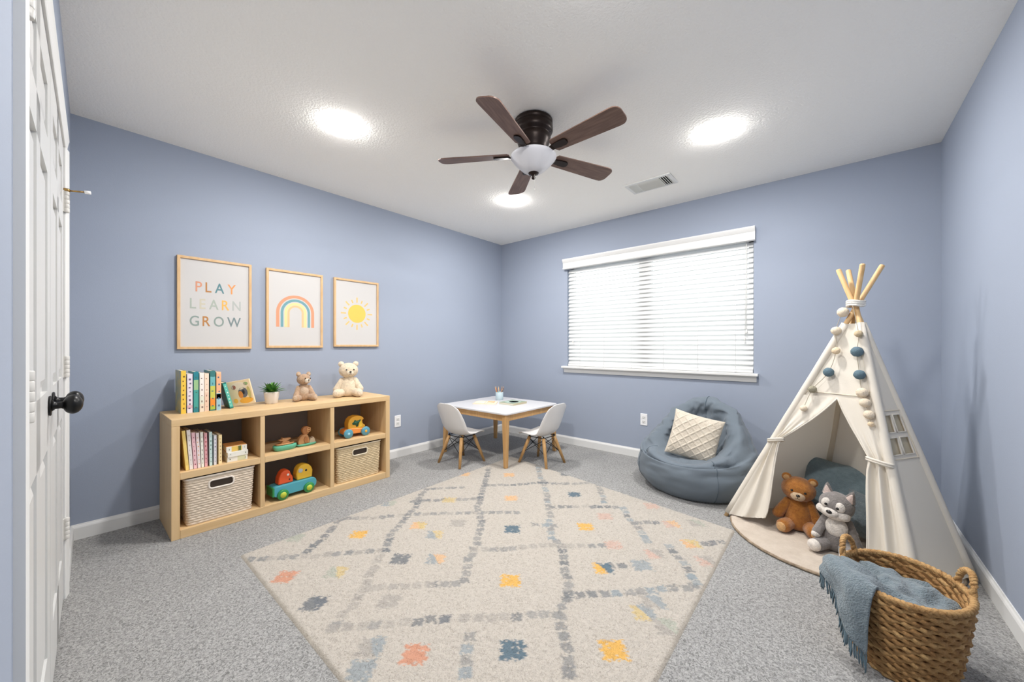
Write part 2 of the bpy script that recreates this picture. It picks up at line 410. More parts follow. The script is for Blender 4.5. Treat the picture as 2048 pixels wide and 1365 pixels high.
# ------------------------------------------------------------------ outlets
def outlet(label, loc, rz):
    t = thing('wall_outlet', label, 'outlet', loc, rz, 'white wall outlets')      # local -y faces the room
    obj('plate', bevelled('plate', box(-.035, .035, -.006, 0, -.058, .058), .003), M_PLAST, t)
    for z in (-.021, .021):
        s = obj('socket', bevelled('socket', box(-.017, .017, -.0085, -.005, z-.014, z+.014), .003), M_WHITE, t)
        obj('slots', Fm('slots', join(box(-.008, -.006, -.0092, -.008, z-.004, z+.006), box(.006, .008, -.0092, -.008, z-.003, z+.005), box(-.002, .002, -.0092, -.008, z-.010, z-.007))), M_DARK, s)
outlet('white outlet on the window wall left of the bean bag', (-1.407, YB, .385), 0)
outlet('white outlet on the wall just right of the wooden bookcase', (XA, 2.113, .36), pi/2)

# ------------------------------------------------------------------ recessed lights, vent, fan
def downlight(loc, label):
    t = thing('recessed_light', label, 'ceiling light', loc, 0, 'recessed ceiling lights')
    obj('trim_ring', S('trim_ring', lathe([(.0750, -.0026), (.080, -.0020), (.086, -.0005), (.087, 0)], 40, False)), M_WHITE, t)
    em = mat('light_lens', (255, 252, 249), emis=LAMP)
    obj('lens', S('lens', lathe([(.0755, -.002), (.0750, -.0045), (.070, -.0075), (.055, -.0105), (.030, -.012), (.001, -.0125)], 40)), em, t)
for q, lab in (((685, 250), 'bright recessed light nearest the closet doors, above the bookcase side'), ((1435, 263), 'bright recessed light right of the fan, above the bean bag side'), ((1025, 401), 'bright recessed light beyond the fan, toward the far corner')):
    p = atZ(*q, HC); downlight((p.x, p.y, HC), lab)
downlight((-.53, 1.05, HC), 'recessed light overhead near the camera, above the rug edge')

vt = thing('ceiling_vent', 'white ceiling air vent with louvers near the window wall', 'vent', (-1.12, 3.068, HC))
obj('frame', bevelled('frame', join(box(-.182, .182, -.108, -.085, -.010, 0), box(-.182, .182, .085, .108, -.010, 0), box(-.182, -.155, -.085, .085, -.010, 0), box(.155, .182, -.085, .085, -.010, 0)), .003), M_WHITE, vt)
obj('duct', Fm('duct', box(-.156, .156, -.086, .086, -.002, -.0005)), M_DARK, vt)
lm = Fm('louver', xf(box(-.158/3*0-.0012, .0012, -.086, .086, -.011, .009), Matrix.Identity(4)))
for i in range(4): obj('louver', lm, M_GRILL, vt, (.098+i*.0165, 0, -.006), (0, radians(-48), 0))
lm3 = Fm('louver', box(-.0012, .0012, -.086, .086, -.011, .009))
for i in range(4): obj('louver', lm3, M_GRILL, vt, (-.098-i*.0165, 0, -.006), (0, radians(52), 0))
lm2 = Fm('louver', box(-.084, .084, -.0012, .0012, -.010, .009))
for i in range(11): obj('louver', lm2, M_GRILL, vt, (0, -.078+i*.0156, -.006), (radians(48), 0, 0))
for x in (-.088, .088): obj('divider', Fm('divider', box(x-.002, x+.002, -.086, .086, -.011, -.002)), M_GRILL, vt)

FX, FY = -1.335, 1.765
fan = thing('ceiling_fan', 'dark bronze ceiling fan with five brown wooden blades and white bowl light', 'ceiling fan', (FX, FY, HC))
obj('motor_housing', S('motor_housing', lathe([(.104, 0), (.112, -.006), (.112, -.022), (.106, -.030), (.113, -.036), (.113, -.066), (.108, -.076), (.097, -.086), (.094, -.092), (.101, -.100), (.096, -.125), (.088, -.150), (.080, -.168), (.078, -.182), (.030, -.186)], 48)), M_BRONZE, fan)
obj('light_fitter', S('light_fitter', lathe([(.06, -.180), (.078, -.186), (.082, -.196), (.098, -.206), (.098, -.212), (.03, -.212)], 40)), M_BRONZE, fan)
bowl = obj('light_bowl', S('light_bowl', lathe([(.120, -.206), (.134, -.210), (.135, -.217), (.128, -.228), (.110, -.250), (.088, -.272), (.066, -.292), (.045, -.305), (.022, -.311), (.004, -.312)], 48)), M_BOWL, fan)
obj('finial', S('finial', lathe([(.030, -.300), (.033, -.306), (.028, -.314), (.014, -.320), (.009, -.330), (.013, -.336), (.008, -.344), (.001, -.347)], 24)), M_BRONZE, fan)
obj('pull_chain', S('pull_chain', join(tube([(.012, -.004, -.318), (.012, -.004, -.405)], .0011, 6), sphere((.012, -.004, -.408), (.004, .004, .006), 8, 6))), M_STEEL, fan)
def blade_mesh():
    r0, r1 = .155, .575; pts = []
    for u in np.linspace(0, 1, 10): pts.append((r0+(r1-r0-.05)*u, -(.047+.016*u)))
    cr = .04
    for a in np.linspace(-pi/2, 0, 6)[1:]: pts.append((r1-cr+cr*cos(a), -.023+(.040)*sin(a)))
    top = [(x, -y) for x, y in reversed(pts)]
    o = pts+top
    o = [(r0-.012, .03)]+[(r0-.012, -.03)]+o
    n_ = len(o); v = [(x, y, -.003) for x, y in o]+[(x, y, .003) for x, y in o]
    f = [tuple(reversed(range(n_))), tuple(range(n_, 2*n_))]+[(i, (i+1) % n_, (i+1) % n_+n_, i+n_) for i in range(n_)]
    return fix_normals(me('blade', v, f))
def bracket_mesh():
    o = [(.070, -.020), (.12, -.014), (.15, -.017), (.19, -.022), (.225, -.022), (.238, -.014), (.241, 0)]
    o = o+[(x, -y) for x, y in reversed(o[:-1])]
    n_ = len(o); v = [(x, y, -.011-(.008 if x < .13 else 0)) for x, y in o]+[(x, y, -.003-(.008 if x < .13 else 0)) for x, y in o]
    f = [tuple(reversed(range(n_))), tuple(range(n_, 2*n_))]+[(i, (i+1) % n_, (i+1) % n_+n_, i+n_) for i in range(n_)]
    return fix_normals(me('blade_arm', v, f))
bm_, br_ = blade_mesh(), bracket_mesh()
PITCH = radians(-13)
for k in range(5):
    a = radians(-147.7+72*k)
    Rz = Matrix.Rotation(a, 4, 'Z') @ Matrix.Rotation(PITCH, 4, 'X'); e = Rz.to_euler()
    b = obj('blade', bm_, M_WALNUT, fan, (0, 0, -.200), e)
    obj('blade_arm', br_, M_BRONZE, b)

# ------------------------------------------------------------------ area rug
RQ = [Vector((-2.372, .577, 0)), Vector((-.436, .572, 0)), Vector((-.436, 2.572, 0)), Vector((-2.432, 2.848, 0))]
def cp(x, y): p = atZ(470+x/2.0277, 900+y/2.0277); return p.x, p.y
RUGC = dict(Y=(212, 166, 84), B=(88, 108, 120), S=(196, 142, 116), G=(116, 119, 121), b=(140, 149, 153), p=(162, 166, 153), P=(208, 168, 126), K=(192, 162, 148), y=(196, 174, 122), g=(138, 138, 136), l=(160, 155, 148), d=(104, 109, 115))
motifs = [(1117, 540, 'YY'), (1128, 825, 'BB'), (1535, 825, 'YY'), (730, 842, 'SS'), (1125, 330, 'BB'), (1423, 320, 'YY'), (500, 352, 'YY'), (672, 452, 'GG'),
    (203, 526, 'SS'), (322, 635, 'Gd'), (1493, 490, 'YB'), (1650, 478, 'bb'), (1658, 672, 'yb'), (810, 352, 'by'), (815, 452, 'bP'), (412, 505, 'py'), (1120, 203, 'PP'),
    (1376, 188, 'BB'), (1620, 184, 'Bb'), (1112, 108, 'PP'), (1340, 104, 'GG'), (745, 315, 'Py'), (870, 210, 'yy'), (1500, 278, 'KK'), (930, 105, 'PP'), (555, 810, 'lb'),
    (510, 910, 'bb'), (625, 225, 'bp'), (245, 365, 'pp'), (905, 305, 'll'), (625, 625, 'll'), (1700, 430, 'Kl'), (1850, 390, 'Py'), (1690, 235, 'KK'), (1770, 310, 'KP'),
    (2003, 298, 'PY'), (1535, 395, 'KK'), (1695, 628, 'lb'), (1815, 235, 'lg'), (1870, 305, 'lp'), (1910, 460, 'Kl'), (1750, 730, 'lp')]
chains = [([(290, 420), (340, 385), (400, 320), (425, 285)], 'dG'), ([(60, 455), (370, 435), (590, 420)], 'gl'), ([(425, 285), (560, 285), (700, 270), (980, 262), (1140, 262)], 'gl'),
    ([(610, 415), (630, 350), (690, 290), (740, 230), (750, 190), (780, 165), (940, 158)], 'Gg'), ([(720, 215), (970, 205)], 'Gg'),
    ([(1030, 80), (1005, 170), (985, 240), (1000, 300), (985, 370), (970, 420), (950, 450), (935, 500), (930, 545), (880, 555), (790, 555)], 'gG'),
    ([(790, 555), (660, 565), (545, 570)], 'll'), ([(590, 440), (545, 520), (530, 570), (480, 640), (420, 690), (400, 740)], 'lg'),
    ([(400, 735), (510, 725), (640, 720), (740, 712)], 'lg'), ([(740, 712), (830, 695), (900, 695)], 'Gd'), ([(930, 695), (1140, 690)], 'll'), ([(1150, 690), (1250, 675), (1310, 680)], 'gG'),
    ([(1225, 70), (1250, 140), (1265, 200), (1275, 270), (1280, 360), (1325, 400)], 'gb'), ([(1325, 400), (1335, 470), (1350, 560), (1340, 620), (1315, 680), (1330, 760), (1350, 840), (1350, 940)], 'Gg'),
    ([(970, 410), (1080, 415), (1200, 400), (1290, 395), (1380, 400), (1560, 395)], 'lg'), ([(1350, 600), (1430, 600), (1480, 595)], 'Gd'), ([(1500, 592), (1600, 590), (1740, 575), (1830, 570), (1890, 560)], 'gb'),
    ([(1020, 150), (1110, 150), (1230, 140), (1370, 145), (1460, 140)], 'gG'), ([(1465, 140), (1490, 190), (1500, 230)], 'gb'), ([(1290, 240), (1420, 237), (1570, 240)], 'Gl'),
    ([(1575, 245), (1600, 290), (1640, 330), (1680, 390)], 'Gb'), ([(1760, 400), (1800, 450), (1840, 490), (1860, 540), (1885, 560)], 'bG'), ([(1870, 395), (1990, 380)], 'dG'),
    ([(1220, 310), (1300, 315)], 'bg'), ([(1640, 305), (1740, 300)], 'Gg'), ([(960, 770), (930, 840), (940, 940)], 'gb'), ([(1520, 480), (1600, 480)], 'Gb')]
def build_rug():
    NU, NV = 262, 300; TH = .011
    uu = np.linspace(0, 1, NU); vv = np.linspace(0, 1, NV); U, V = np.meshgrid(uu, vv)
    def bil(i): return (1-U)*(1-V)*RQ[0][i]+U*(1-V)*RQ[1][i]+U*V*RQ[2][i]+(1-U)*V*RQ[3][i]
    X, Y = bil(0), bil(1)
    rng = np.random.default_rng(3)
    col = np.empty(X.shape+(3,)); col[:] = lin((184, 177, 167))
    col *= (1+.03*rng.standard_normal(X.shape))[..., None]
    cellr = rng.random(X.shape)
    def paint(mask, key, a):
        c = np.array(lin(RUGC[key])); col[mask] = col[mask]*(1-a)+c*a
    q = .0088
    def diamond(cx, cy, r, keys, a):
        gx = np.round((X-cx)/q); gy = np.round((Y-cy)/q)              # stepped like knotted pile
        m = (np.abs(gx)+np.abs(gy)) <= r/q+.01
        m &= ~((np.abs(gx) == np.round(r/q)) & (gy == 0) & (r > .04))
        m &= cellr > .07
        half = (gx+gy*.4) > 0
        paint(m & half, keys[1], a); paint(m & ~half, keys[0], a)
    def square(cx, cy, r, keys, a):
        # lozenge with notched stepped edges, sides along the rug's diagonals as seen in the photograph
        c, s = cos(radians(-40)), sin(radians(-40))
        ax = (X-cx)*c-(Y-cy)*s; ay = (X-cx)*s+(Y-cy)*c
        gx = np.abs(ax)/r; gy = np.abs(ay)/r
        notch = .12*np.sign(np.sin(ax/r*7.8))*np.sign(np.cos(ay/r*7.8))
        m = (np.maximum(gx, gy)+notch < 1) & (cellr > .05)
        half = (ax+ay*.5) > 0
        paint(m & half, keys[1], a); paint(m & ~half, keys[0], a)
    r_ = random.Random(5)
    for pts, keys in chains:
        W = [cp(*p) for p in pts]; acc = 0; step = .054
        for (x0, y0), (x1, y1) in zip(W[:-1], W[1:]):
            L = math.hypot(x1-x0, y1-y0); t = acc
            while t < L:
                k = t/L
                key = keys[0] if r_.random() < .6 else keys[1]
                a = r_.uniform(.65, 1.0) if key not in 'l' else r_.uniform(.55, .95)
                diamond(x0+(x1-x0)*k+r_.uniform(-.006, .006), y0+(y1-y0)*k+r_.uniform(-.005, .005), .0310, key+key, a)
                t += step
            acc = t-L
    for x, y, keys in motifs:
        cx, cy_ = cp(x, y); square(cx, cy_, .043, keys, .95 if keys[0] in 'YBSGP' else .8)
    Z = TH+.0022*rng.standard_normal(X.shape)
    ed = np.minimum(np.minimum(U*2, (1-U)*2), np.minimum(V*2.1, (1-V)*2.1)); Z = np.where(ed < .012, TH*.8, Z); Z = np.where(ed <= 1e-9, 0, Z)
    bind = ed < .011; col[bind] = lin((178, 170, 158))
    v = np.stack([X, Y, Z], -1).reshape(-1, 3)
    idx = np.arange(NU*NV).reshape(NV, NU)
    f = np.stack([idx[:-1, :-1], idx[:-1, 1:], idx[1:, 1:], idx[1:, :-1]], -1).reshape(-1, 4)
    o0 = Vector((-1.4, 1.6, 0)); v[:, 0] -= o0.x; v[:, 1] -= o0.y
    m = bpy.data.meshes.new('area_rug'); m.from_pydata(v.tolist(), [], f.tolist()); m.update()
    at = m.color_attributes.new('pile', 'FLOAT_COLOR', 'POINT')
    at.data.foreach_set('color', np.concatenate([col.reshape(-1, 3), np.ones((NU*NV, 1))], 1).astype('f').ravel())
    m.polygons.foreach_set('use_smooth', [True]*len(m.polygons))
    mt = bpy.data.materials.new('rug_pile'); mt.use_nodes = True; n = mt.node_tree.nodes; l = mt.node_tree.links; p = n['Principled BSDF']
    p.inputs['Roughness'].default_value = .95; p.inputs['Specular IOR Level'].default_value = .1; p.inputs['Sheen Weight'].default_value = .15
    ca = n.new('ShaderNodeVertexColor'); ca.layer_name = 'pile'
    tc = n.new('ShaderNodeTexCoord'); nz = n.new('ShaderNodeTexNoise'); nz.inputs['Scale'].default_value = 120; nz.inputs['Detail'].default_value = 2; nz.inputs['Distortion'].default_value = 1.5
    l.new(tc.outputs['Object'], nz.inputs['Vector'])
    rp = n.new('ShaderNodeValToRGB'); rp.color_ramp.elements[0].position = .3; rp.color_ramp.elements[0].color = (.72, .71, .70, 1); rp.color_ramp.elements[1].position = .52; rp.color_ramp.elements[1].color = (1, 1, 1, 1)
    l.new(nz.outputs['Fac'], rp.inputs[0])
    mx = n.new('ShaderNodeMixRGB'); mx.blend_type = 'MULTIPLY'; mx.inputs[0].default_value = 1
    l.new(ca.outputs[0], mx.inputs[1]); l.new(rp.outputs[0], mx.inputs[2]); l.new(mx.outputs[0], p.inputs['Base Color'])
    bp = n.new('ShaderNodeBump'); bp.inputs['Strength'].default_value = .7; bp.inputs['Distance'].default_value = .006
    l.new(nz.outputs['Fac'], bp.inputs['Height']); l.new(bp.outputs[0], p.inputs['Normal'])
    o = obj('area_rug', m, mt, None, o0)
    tag(o, 'cream area rug with grey lattice and small colourful diamonds on the carpet', 'rug')
build_rug()

# ------------------------------------------------------------------ bookcase
KX0, KX1, KY0, KY1, KH = -3.285, -2.85, .366, 1.750, .690
bc = thing('bookcase', 'light oak six-cube bookcase standing along the blue wall', 'bookcase', ((KX0+KX1)/2, (KY0+KY1)/2, 0))
def bk(part): return [(x-(KX0+KX1)/2, y-(KY0+KY1)/2, z) for x, y, z in part[0]], part[1]
obj('top_board', bevelled('top_board', bk(box(KX0, KX1, KY0, KY1, .650, KH)), .002), M_OAK, bc)
obj('bottom_board', bevelled('bottom_board', bk(box(KX0, KX1, KY0+.0385, KY1-.0385, .0, .050)), .002), M_OAK, bc)
for y0, y1 in ((KY0, KY0+.038), (KY1-.038, KY1)): obj('side_board', bevelled('side_board', bk(box(KX0, KX1, y0, y1, 0, .6498)), .002), M_OAKV, bc)
for y0, y1 in ((.803, .829), (1.255, 1.284)): obj('upright', bevelled('upright', bk(box(KX0+.01, KX1-.002, y0, y1, .0502, .6498)), .0015), M_OAKV, bc)
for y0, y1 in ((.4045, .8028), (.8292, 1.2548), (1.2842, 1.7118)): obj('shelf', bevelled('shelf', bk(box(KX0+.01, KX1-.002, y0, y1, .339, .379)), .0015), M_OAK, bc)
obj('back_shade_panel', Fm('back_shade_panel', bk(box(KX0, KX0+.006, KY0+.002, KY1-.002, .004, KH-.004))), M_BACK, bc)  # added sheet, its grey standing for the shaded wall behind the cubes

# ------------------------------------------------------------------ picture frames
def fontmesh(ch, size):
    cu = bpy.data.curves.new('glyph', 'FONT'); cu.body = ch; cu.size = size; cu.align_x = 'CENTER'; cu.extrude = .0004; cu.resolution_u = 6
    cu.offset = .0009
    o = bpy.data.objects.new('glyph', cu); C.objects.link(o)
    dg = bpy.context.evaluated_depsgraph_get(); m = bpy.data.meshes.new_from_object(o.evaluated_get(dg)); m.materials.clear()
    wdt = (max(v.co.x for v in m.vertices), min(v.co.x for v in m.vertices))
    bpy.data.objects.remove(o); bpy.data.curves.remove(cu)
    for v in m.vertices: v.co.x = (v.co.x-(wdt[0]+wdt[1])/2)*.78
    m.name = 'letter'; return m, (wdt[0]-wdt[1])*.78
def frame(y0, y1, z0, z1, label):
    t = thing('framed_print', label, 'picture', (XA, (y0+y1)/2, z0), pi/2, 'framed prints above the bookcase')   # local -y faces the room, x runs along the wall
    W = y1-y0; H = z1-z0; b = .017; d = .022
    fr = []
    o = [(-W/2, 0), (W/2, 0), (W/2, H), (-W/2, H)]; i_ = [(-W/2+b, b), (W/2-b, b), (W/2-b, H-b), (-W/2+b, H-b)]
    v = [(x, -d, z) for x, z in o]+[(x, -d, z) for x, z in i_]+[(x, 0, z) for x, z in o]+[(x, 0, z) for x, z in i_]
    f = []
    for k in range(4):
        j = (k+1) % 4; f += [(k, j, j+4, k+4), (k+8, k+12, j+12, j+8), (k, k+8, j+8, j), (k+4, j+4, j+12, k+12)]
    obj('frame', bevelled('frame', (v, f), .002), M_FRAME, t)
    pp = obj('print', Fm('print', box(-W/2+b, W/2-b, -.012, -.003, b, H-b)), M_PAPER, t)
    return t, pp, W, H
t, pp, W, H = frame(.450, .868, 1.090, 1.716, 'framed print reading PLAY LEARN GROW, leftmost above the bookcase')
LC = dict(P=(206, 146, 118), o=(178, 128, 80), t=(96, 134, 140), O=(222, 152, 96), s=(166, 174, 164), e=(196, 190, 170), r=(232, 176, 96), n=(174, 178, 174), k=(138, 152, 146), w=(120, 134, 136))
for word, cols, zc, pitch in (('PLAY', 'PotO', .425, .058), ('LEARN', 'sesrn', .308, .056), ('GROW', 'kokw', .190, .066)):
    ws = [fontmesh(c, .098) for c in word]; gap = .019
    tot = sum(a[1] for a in ws)+gap*(len(ws)-1); x = -tot/2
    for (m, wd_), c in zip(ws, cols):
        obj('letter', m, mat('print_'+c, LC[c], .85), pp, (x+wd_/2, -.0124, zc-.03), (pi/2, 0, 0)); x += wd_+gap
t, pp, W, H = frame(.963, 1.382, 1.098, 1.712, 'framed rainbow print, the middle one above the bookcase')
def arch(name, r0, r1, leg, material, z0, sx=1):
    n_ = 28; v = []; f = []
    for r in (r0, r1):
        for yy in (-.0126, -.0120):
            v.append((-r*sx, yy, z0)); v += [(-r*sx*cos(pi*i/n_), yy, z0+leg+r*sin(pi*i/n_)) for i in range(n_+1)]; v.append((r*sx, yy, z0))
    k = n_+3
    for i in range(k-1): f += [(i, i+1, 2*k+i+1, 2*k+i), (k+i, 3*k+i, 3*k+i+1, k+i+1), (i, k+i, k+i+1, i+1), (2*k+i, 2*k+i+1, 3*k+i+1, 3*k+i)]
    obj(name, Fm(name, (v, f)), material, pp)
for r0, r1, c in ((.118, .141, (212, 150, 118)), (.090, .109, (112, 156, 164)), (.062, .082, (236, 206, 148)), (.045, .060, (228, 184, 138))):
    arch('rainbow_band', r0, r1, .115, mat('rainbow_%d' % (r0*1000), c, .85), .165)
t, pp, W, H = frame(1.476, 1.896, 1.106, 1.711, 'framed yellow sun print, rightmost above the bookcase')
ms_ = mat('sun_yellow', (236, 188, 92), .85); mr_ = mat('sun_ray', (228, 186, 118), .85)
zc = .30
obj('sun_disc', Fm('sun_disc', prism([(.083*cos(2*pi*i/40), zc+.083*sin(2*pi*i/40)) for i in range(40)], -.0126, -.012)), ms_, pp)
for i in range(16):
    a = 2*pi*i/16; L0, L1 = .102, (.148 if i % 2 == 0 else .132)
    c, s = cos(a), sin(a); wv = .0062
    q = [(L0*c-wv*s, zc+L0*s+wv*c), (L1*c-wv*s, zc+L1*s+wv*c), (L1*c+wv*s, zc+L1*s-wv*c), (L0*c+wv*s, zc+L0*s-wv*c)]
    obj('sun_ray', Fm('sun_ray', prism(q, -.0126, -.012)), mr_, pp)

# ------------------------------------------------------------------ books
def book(name, label, loc, rot, dep, th, hgt, rgb, spine=None, rgb2=None, patches=(), marks=0, group=None, cover_art=None, mark_rgb=(60, 60, 66)):
    """local: x = depth (spine at +x), y = thickness, z = height; origin bottom centre"""
    t = thing(name, label, 'book', loc, 0, group); t.rotation_euler = rot
    key = '%d_%d_%d' % rgb
    mc = mat('cover_'+key, rgb, .45, var=.9 if rgb2 else 0, vscale=22, rgb2=rgb2, coat=.15)
    b = .0018
    x0, x1, y0, y1 = -dep/2, dep/2, -th/2, th/2
    obj('cover', bevelled('cover', box(x0, x1-b, y0, y0+b, 0, hgt), .0004, 1), mc, t)
    obj('cover', bevelled('cover', box(x0, x1-b, y1-b, y1, 0, hgt), .0004, 1), mc, t)
    msn = mc if spine is None else mat('spine_%d_%d_%d' % spine, spine, .45, coat=.15)
    sp = obj('spine', bevelled('spine', box(x1-b, x1, y0, y1, 0, hgt), .0006, 1), msn, t)
    obj('pages', Fm('pages', box(x0+.003, x1-b, y0+b, y1-b, .002, hgt-.003)), M_PAGES, t)
    for z0, z1, c in patches:
        obj('spine_band', Fm('spine_band', box(x1, x1+.0003, y0+.001, y1-.001, z0*hgt, z1*hgt)), mat('band_%d_%d_%d' % c, c, .5), sp)
    r_ = random.Random(sum(rgb)+marks)
    if marks:
        parts = []
        for i in range(marks):
            zz = hgt*(.12+.74*i/max(marks-1, 1)); hh = hgt*r_.uniform(.006, .026); ww = th*r_.uniform(.07, .2)
            cy_ = r_.uniform(-.1, .1)*th; parts.append(box(x1+.0003, x1+.0006, cy_-ww, cy_+ww, zz-hh, zz+hh))
        for q in parts: obj('spine_mark', Fm('spine_mark', q), mat('ink_%d_%d_%d' % mark_rgb, mark_rgb, .6), sp)
    if cover_art:
        for (cx, cz, rx, rz, c) in cover_art:
            pts = [(cx*dep+rx*dep*cos(2*pi*i/18), cz*hgt+rz*hgt*sin(2*pi*i/18)) for i in range(18)]
            obj('cover_shape', Fm('cover_shape', prism(pts, y0-.0005, y0+.0002)), mat('art_%d_%d_%d' % c, c, .6), t)
    return t
GT = 'picture books standing on the bookcase top'
XS = -3.07                       # spine plane of the books on top
def yat(px, X=XS): return atX(px, 820, X).y
def toph(px, py, X=XS): return atX(px, py, X).z-KH
tb = [ # px0, px1, py_top, colours
    (361.5, 372.5, 742, (226, 190, 70), None, (96, 146, 160), ((.0, 1, (234, 196, 74)),), 8, 'thick yellow-spined picture book, first in the row on the bookcase top', (120, 88, 40), .19),
    (374, 385.5, 748.5, (226, 218, 228), None, None, ((.12, .2, (214, 176, 190)),), 8, 'pale lilac picture book beside the thick yellow one', (110, 90, 120), .15),
    (387, 397.5, 744, (42, 130, 142), None, None, ((.55, .80, (150, 190, 140)), (.12, .55, (70, 158, 150))), 3, 'teal picture book with a green spine between two pale books', (70, 110, 90), .17),
    (399, 408.5, 746.5, (236, 232, 224), None, None, ((.2, .4, (218, 222, 206)), (.0, .2, (226, 214, 196))), 6, 'white picture book right of the teal one', (130, 110, 104), .17),
    (409, 418, 747.5, (236, 216, 194), None, None, ((.0, .5, (228, 200, 178)),), 6, 'peach-cream picture book beside the white one', (176, 130, 110), .16),
    (420, 431, 742, (58, 120, 118), None, None, ((.62, .85, (110, 176, 180)), (.32, .62, (196, 196, 90)), (.12, .32, (230, 142, 52)), (.03, .12, (170, 186, 70))), 5, 'picture book with a teal, yellow and orange spine', (60, 120, 124), .18),
    (432.5, 442.5, 744.5, (240, 190, 152), None, None, ((.0, .42, (150, 192, 210)), (.3, .44, (110, 178, 196)), (.48, .95, (236, 176, 136))), 5, 'picture book with an orange and light blue spine', (78, 110, 140), .18)]
for x0, x1, yt, c, sp, c2, pat, mk, lab, mc, dep in tb:
    ya, yb = yat(x0), yat(x1); hh = toph((x0+x1)/2, yt)
    book('picture_book', lab, (XS-dep/2, (ya+yb)/2, KH), (0, 0, 0), dep, yb-ya-.001, hh, c, sp, c2, pat, mk, GT, mark_rgb=mc)
# leaning pair
yl = yat(463)
a = radians(14)
book('picture_book', 'green-teal book leaning against the row on the bookcase top', (XS-.078, yl+.004, KH+.0030), (a, 0, 0), .15, .020, .180, (34, 120, 112), None, None, ((.05, .95, (92, 184, 170)),), 7, GT, mark_rgb=(220, 236, 226))
th_ = radians(55)
bkf = book('picture_book', 'cream picture book with an animal cover leaning on the teal one', (XS-.045, yat(487)+.012, KH+.002), (0, 0, 0), .140, .014, .172, (238, 216, 178), None, None, (), 0, GT,
     cover_art=[(-.02, .78, .34, .16, (236, 222, 200)), (.30, .84, .10, .07, (150, 176, 120)), (.10, .50, .20, .22, (104, 108, 116)), (-.02, .42, .10, .16, (232, 152, 74)), (-.25, .76, .10, .09, (196, 84, 56)), (.16, .16, .30, .12, (240, 178, 70)), (.36, .46, .08, .26, (200, 186, 120)), (-.3, .2, .1, .1, (244, 190, 90)), (.12, .52, .06, .10, (60, 62, 70))])
bkf.rotation_euler = (Matrix.Rotation(radians(13), 3, 'X') @ Matrix.Rotation(radians(54), 3, 'Z')).to_euler()
bkf.location = (XS-.055, yat(487)+.020, KH+.0145)

# books inside the top left cube
GI = 'storybooks standing inside the upper left cube'
XI = -2.885
ib = [((234, 206, 120), 250, 240, 312, 940, (240, 214, 130), 'yellow storybook leaning at the left end inside the cube'),
      ((228, 222, 218), 312, 255, 378, 915, (200, 190, 186), 'plain off-white storybook leaning next to the yellow one'),
      ((226, 186, 192), 380, 285, 442, 900, (150, 80, 100), 'dusty pink storybook, third from the left inside the cube'),
      ((230, 216, 216), 444, 290, 500, 890, (220, 160, 100), 'pale pinkish storybook with an orange spine foot, fourth in the cube'),
      ((232, 230, 218), 502, 280, 552, 870, (120, 110, 100), 'narrow ivory storybook before the rose one inside the cube'),
      ((216, 160, 164), 556, 295, 610, 858, (160, 60, 70), 'rose storybook in the middle of the row inside the cube'),
      ((196, 218, 214), 632, 280, 684, 845, (110, 140, 130), 'mint storybook inside the cube, third from the right end'),
      ((214, 212, 216), 702, 330, 752, 828, (120, 100, 140), 'short lilac-grey storybook inside the cube, second from the right end'),
      ((234, 212, 160), 778, 325, 838, 815, (170, 130, 90), 'cream-yellow storybook at the right end of the row inside the cube')]
lean = [4.5, 3.5, 3, 2.5, 1.5, 1, .5, 0, 0]
yprev = 0
for i, (c, x0, yt, x1, yb_, mc, lab) in enumerate(ib):
    ya, yb = atX(340+x0/8.03, 900, XI).y, atX(340+x1/8.03, 900, XI).y
    hh = (atX(340+(x0+x1)/16.06, 830+yt/8.03, XI).z-.379) if i > 1 else .236
    hh = min(hh, .255)
    th = yb-ya-.0015; r = radians(lean[i])
    book('storybook', lab, (XI-.075, (ya+yb)/2, .3795+sin(r)*th/2), (r, 0, 0), .15, th*cos(r)*.97, hh, c, None, None, ((.0, .12, tuple(min(255, x+10) for x in c)),), 7, GI, mark_rgb=mc)
GS = 'books lying in a stack inside the upper left cube'
yc, z = (.632+.741)/2, .3792
for lab, th, c, pg, dx, rz in (('white book at the bottom of the small stack in the cube', .030, (222, 218, 200), ((.1, .5, (206, 206, 170)),), 0, 0),
        ('white book in the middle of the small stack in the cube', .030, (224, 222, 222), (), .002, .03),
        ('picture book with an orange cover on top of the small stack', .034, (226, 168, 92), ((.25, .75, (226, 190, 96)), (.3, .45, (80, 140, 90))), -.004, -.04)):
    t = book('stacked_book', lab, (XI-.06+dx, yc, z+th/2), (0, 0, 0), .13, th, .108, c, (228, 226, 216), (196, 110, 70) if 'orange' in lab else None, pg, 2, GS, mark_rgb=(90, 110, 90))
    t.rotation_euler = Euler((pi/2, 0, rz)); t.location = (XI-.065+dx, yc+.054, z+th/2); z += th+.0006

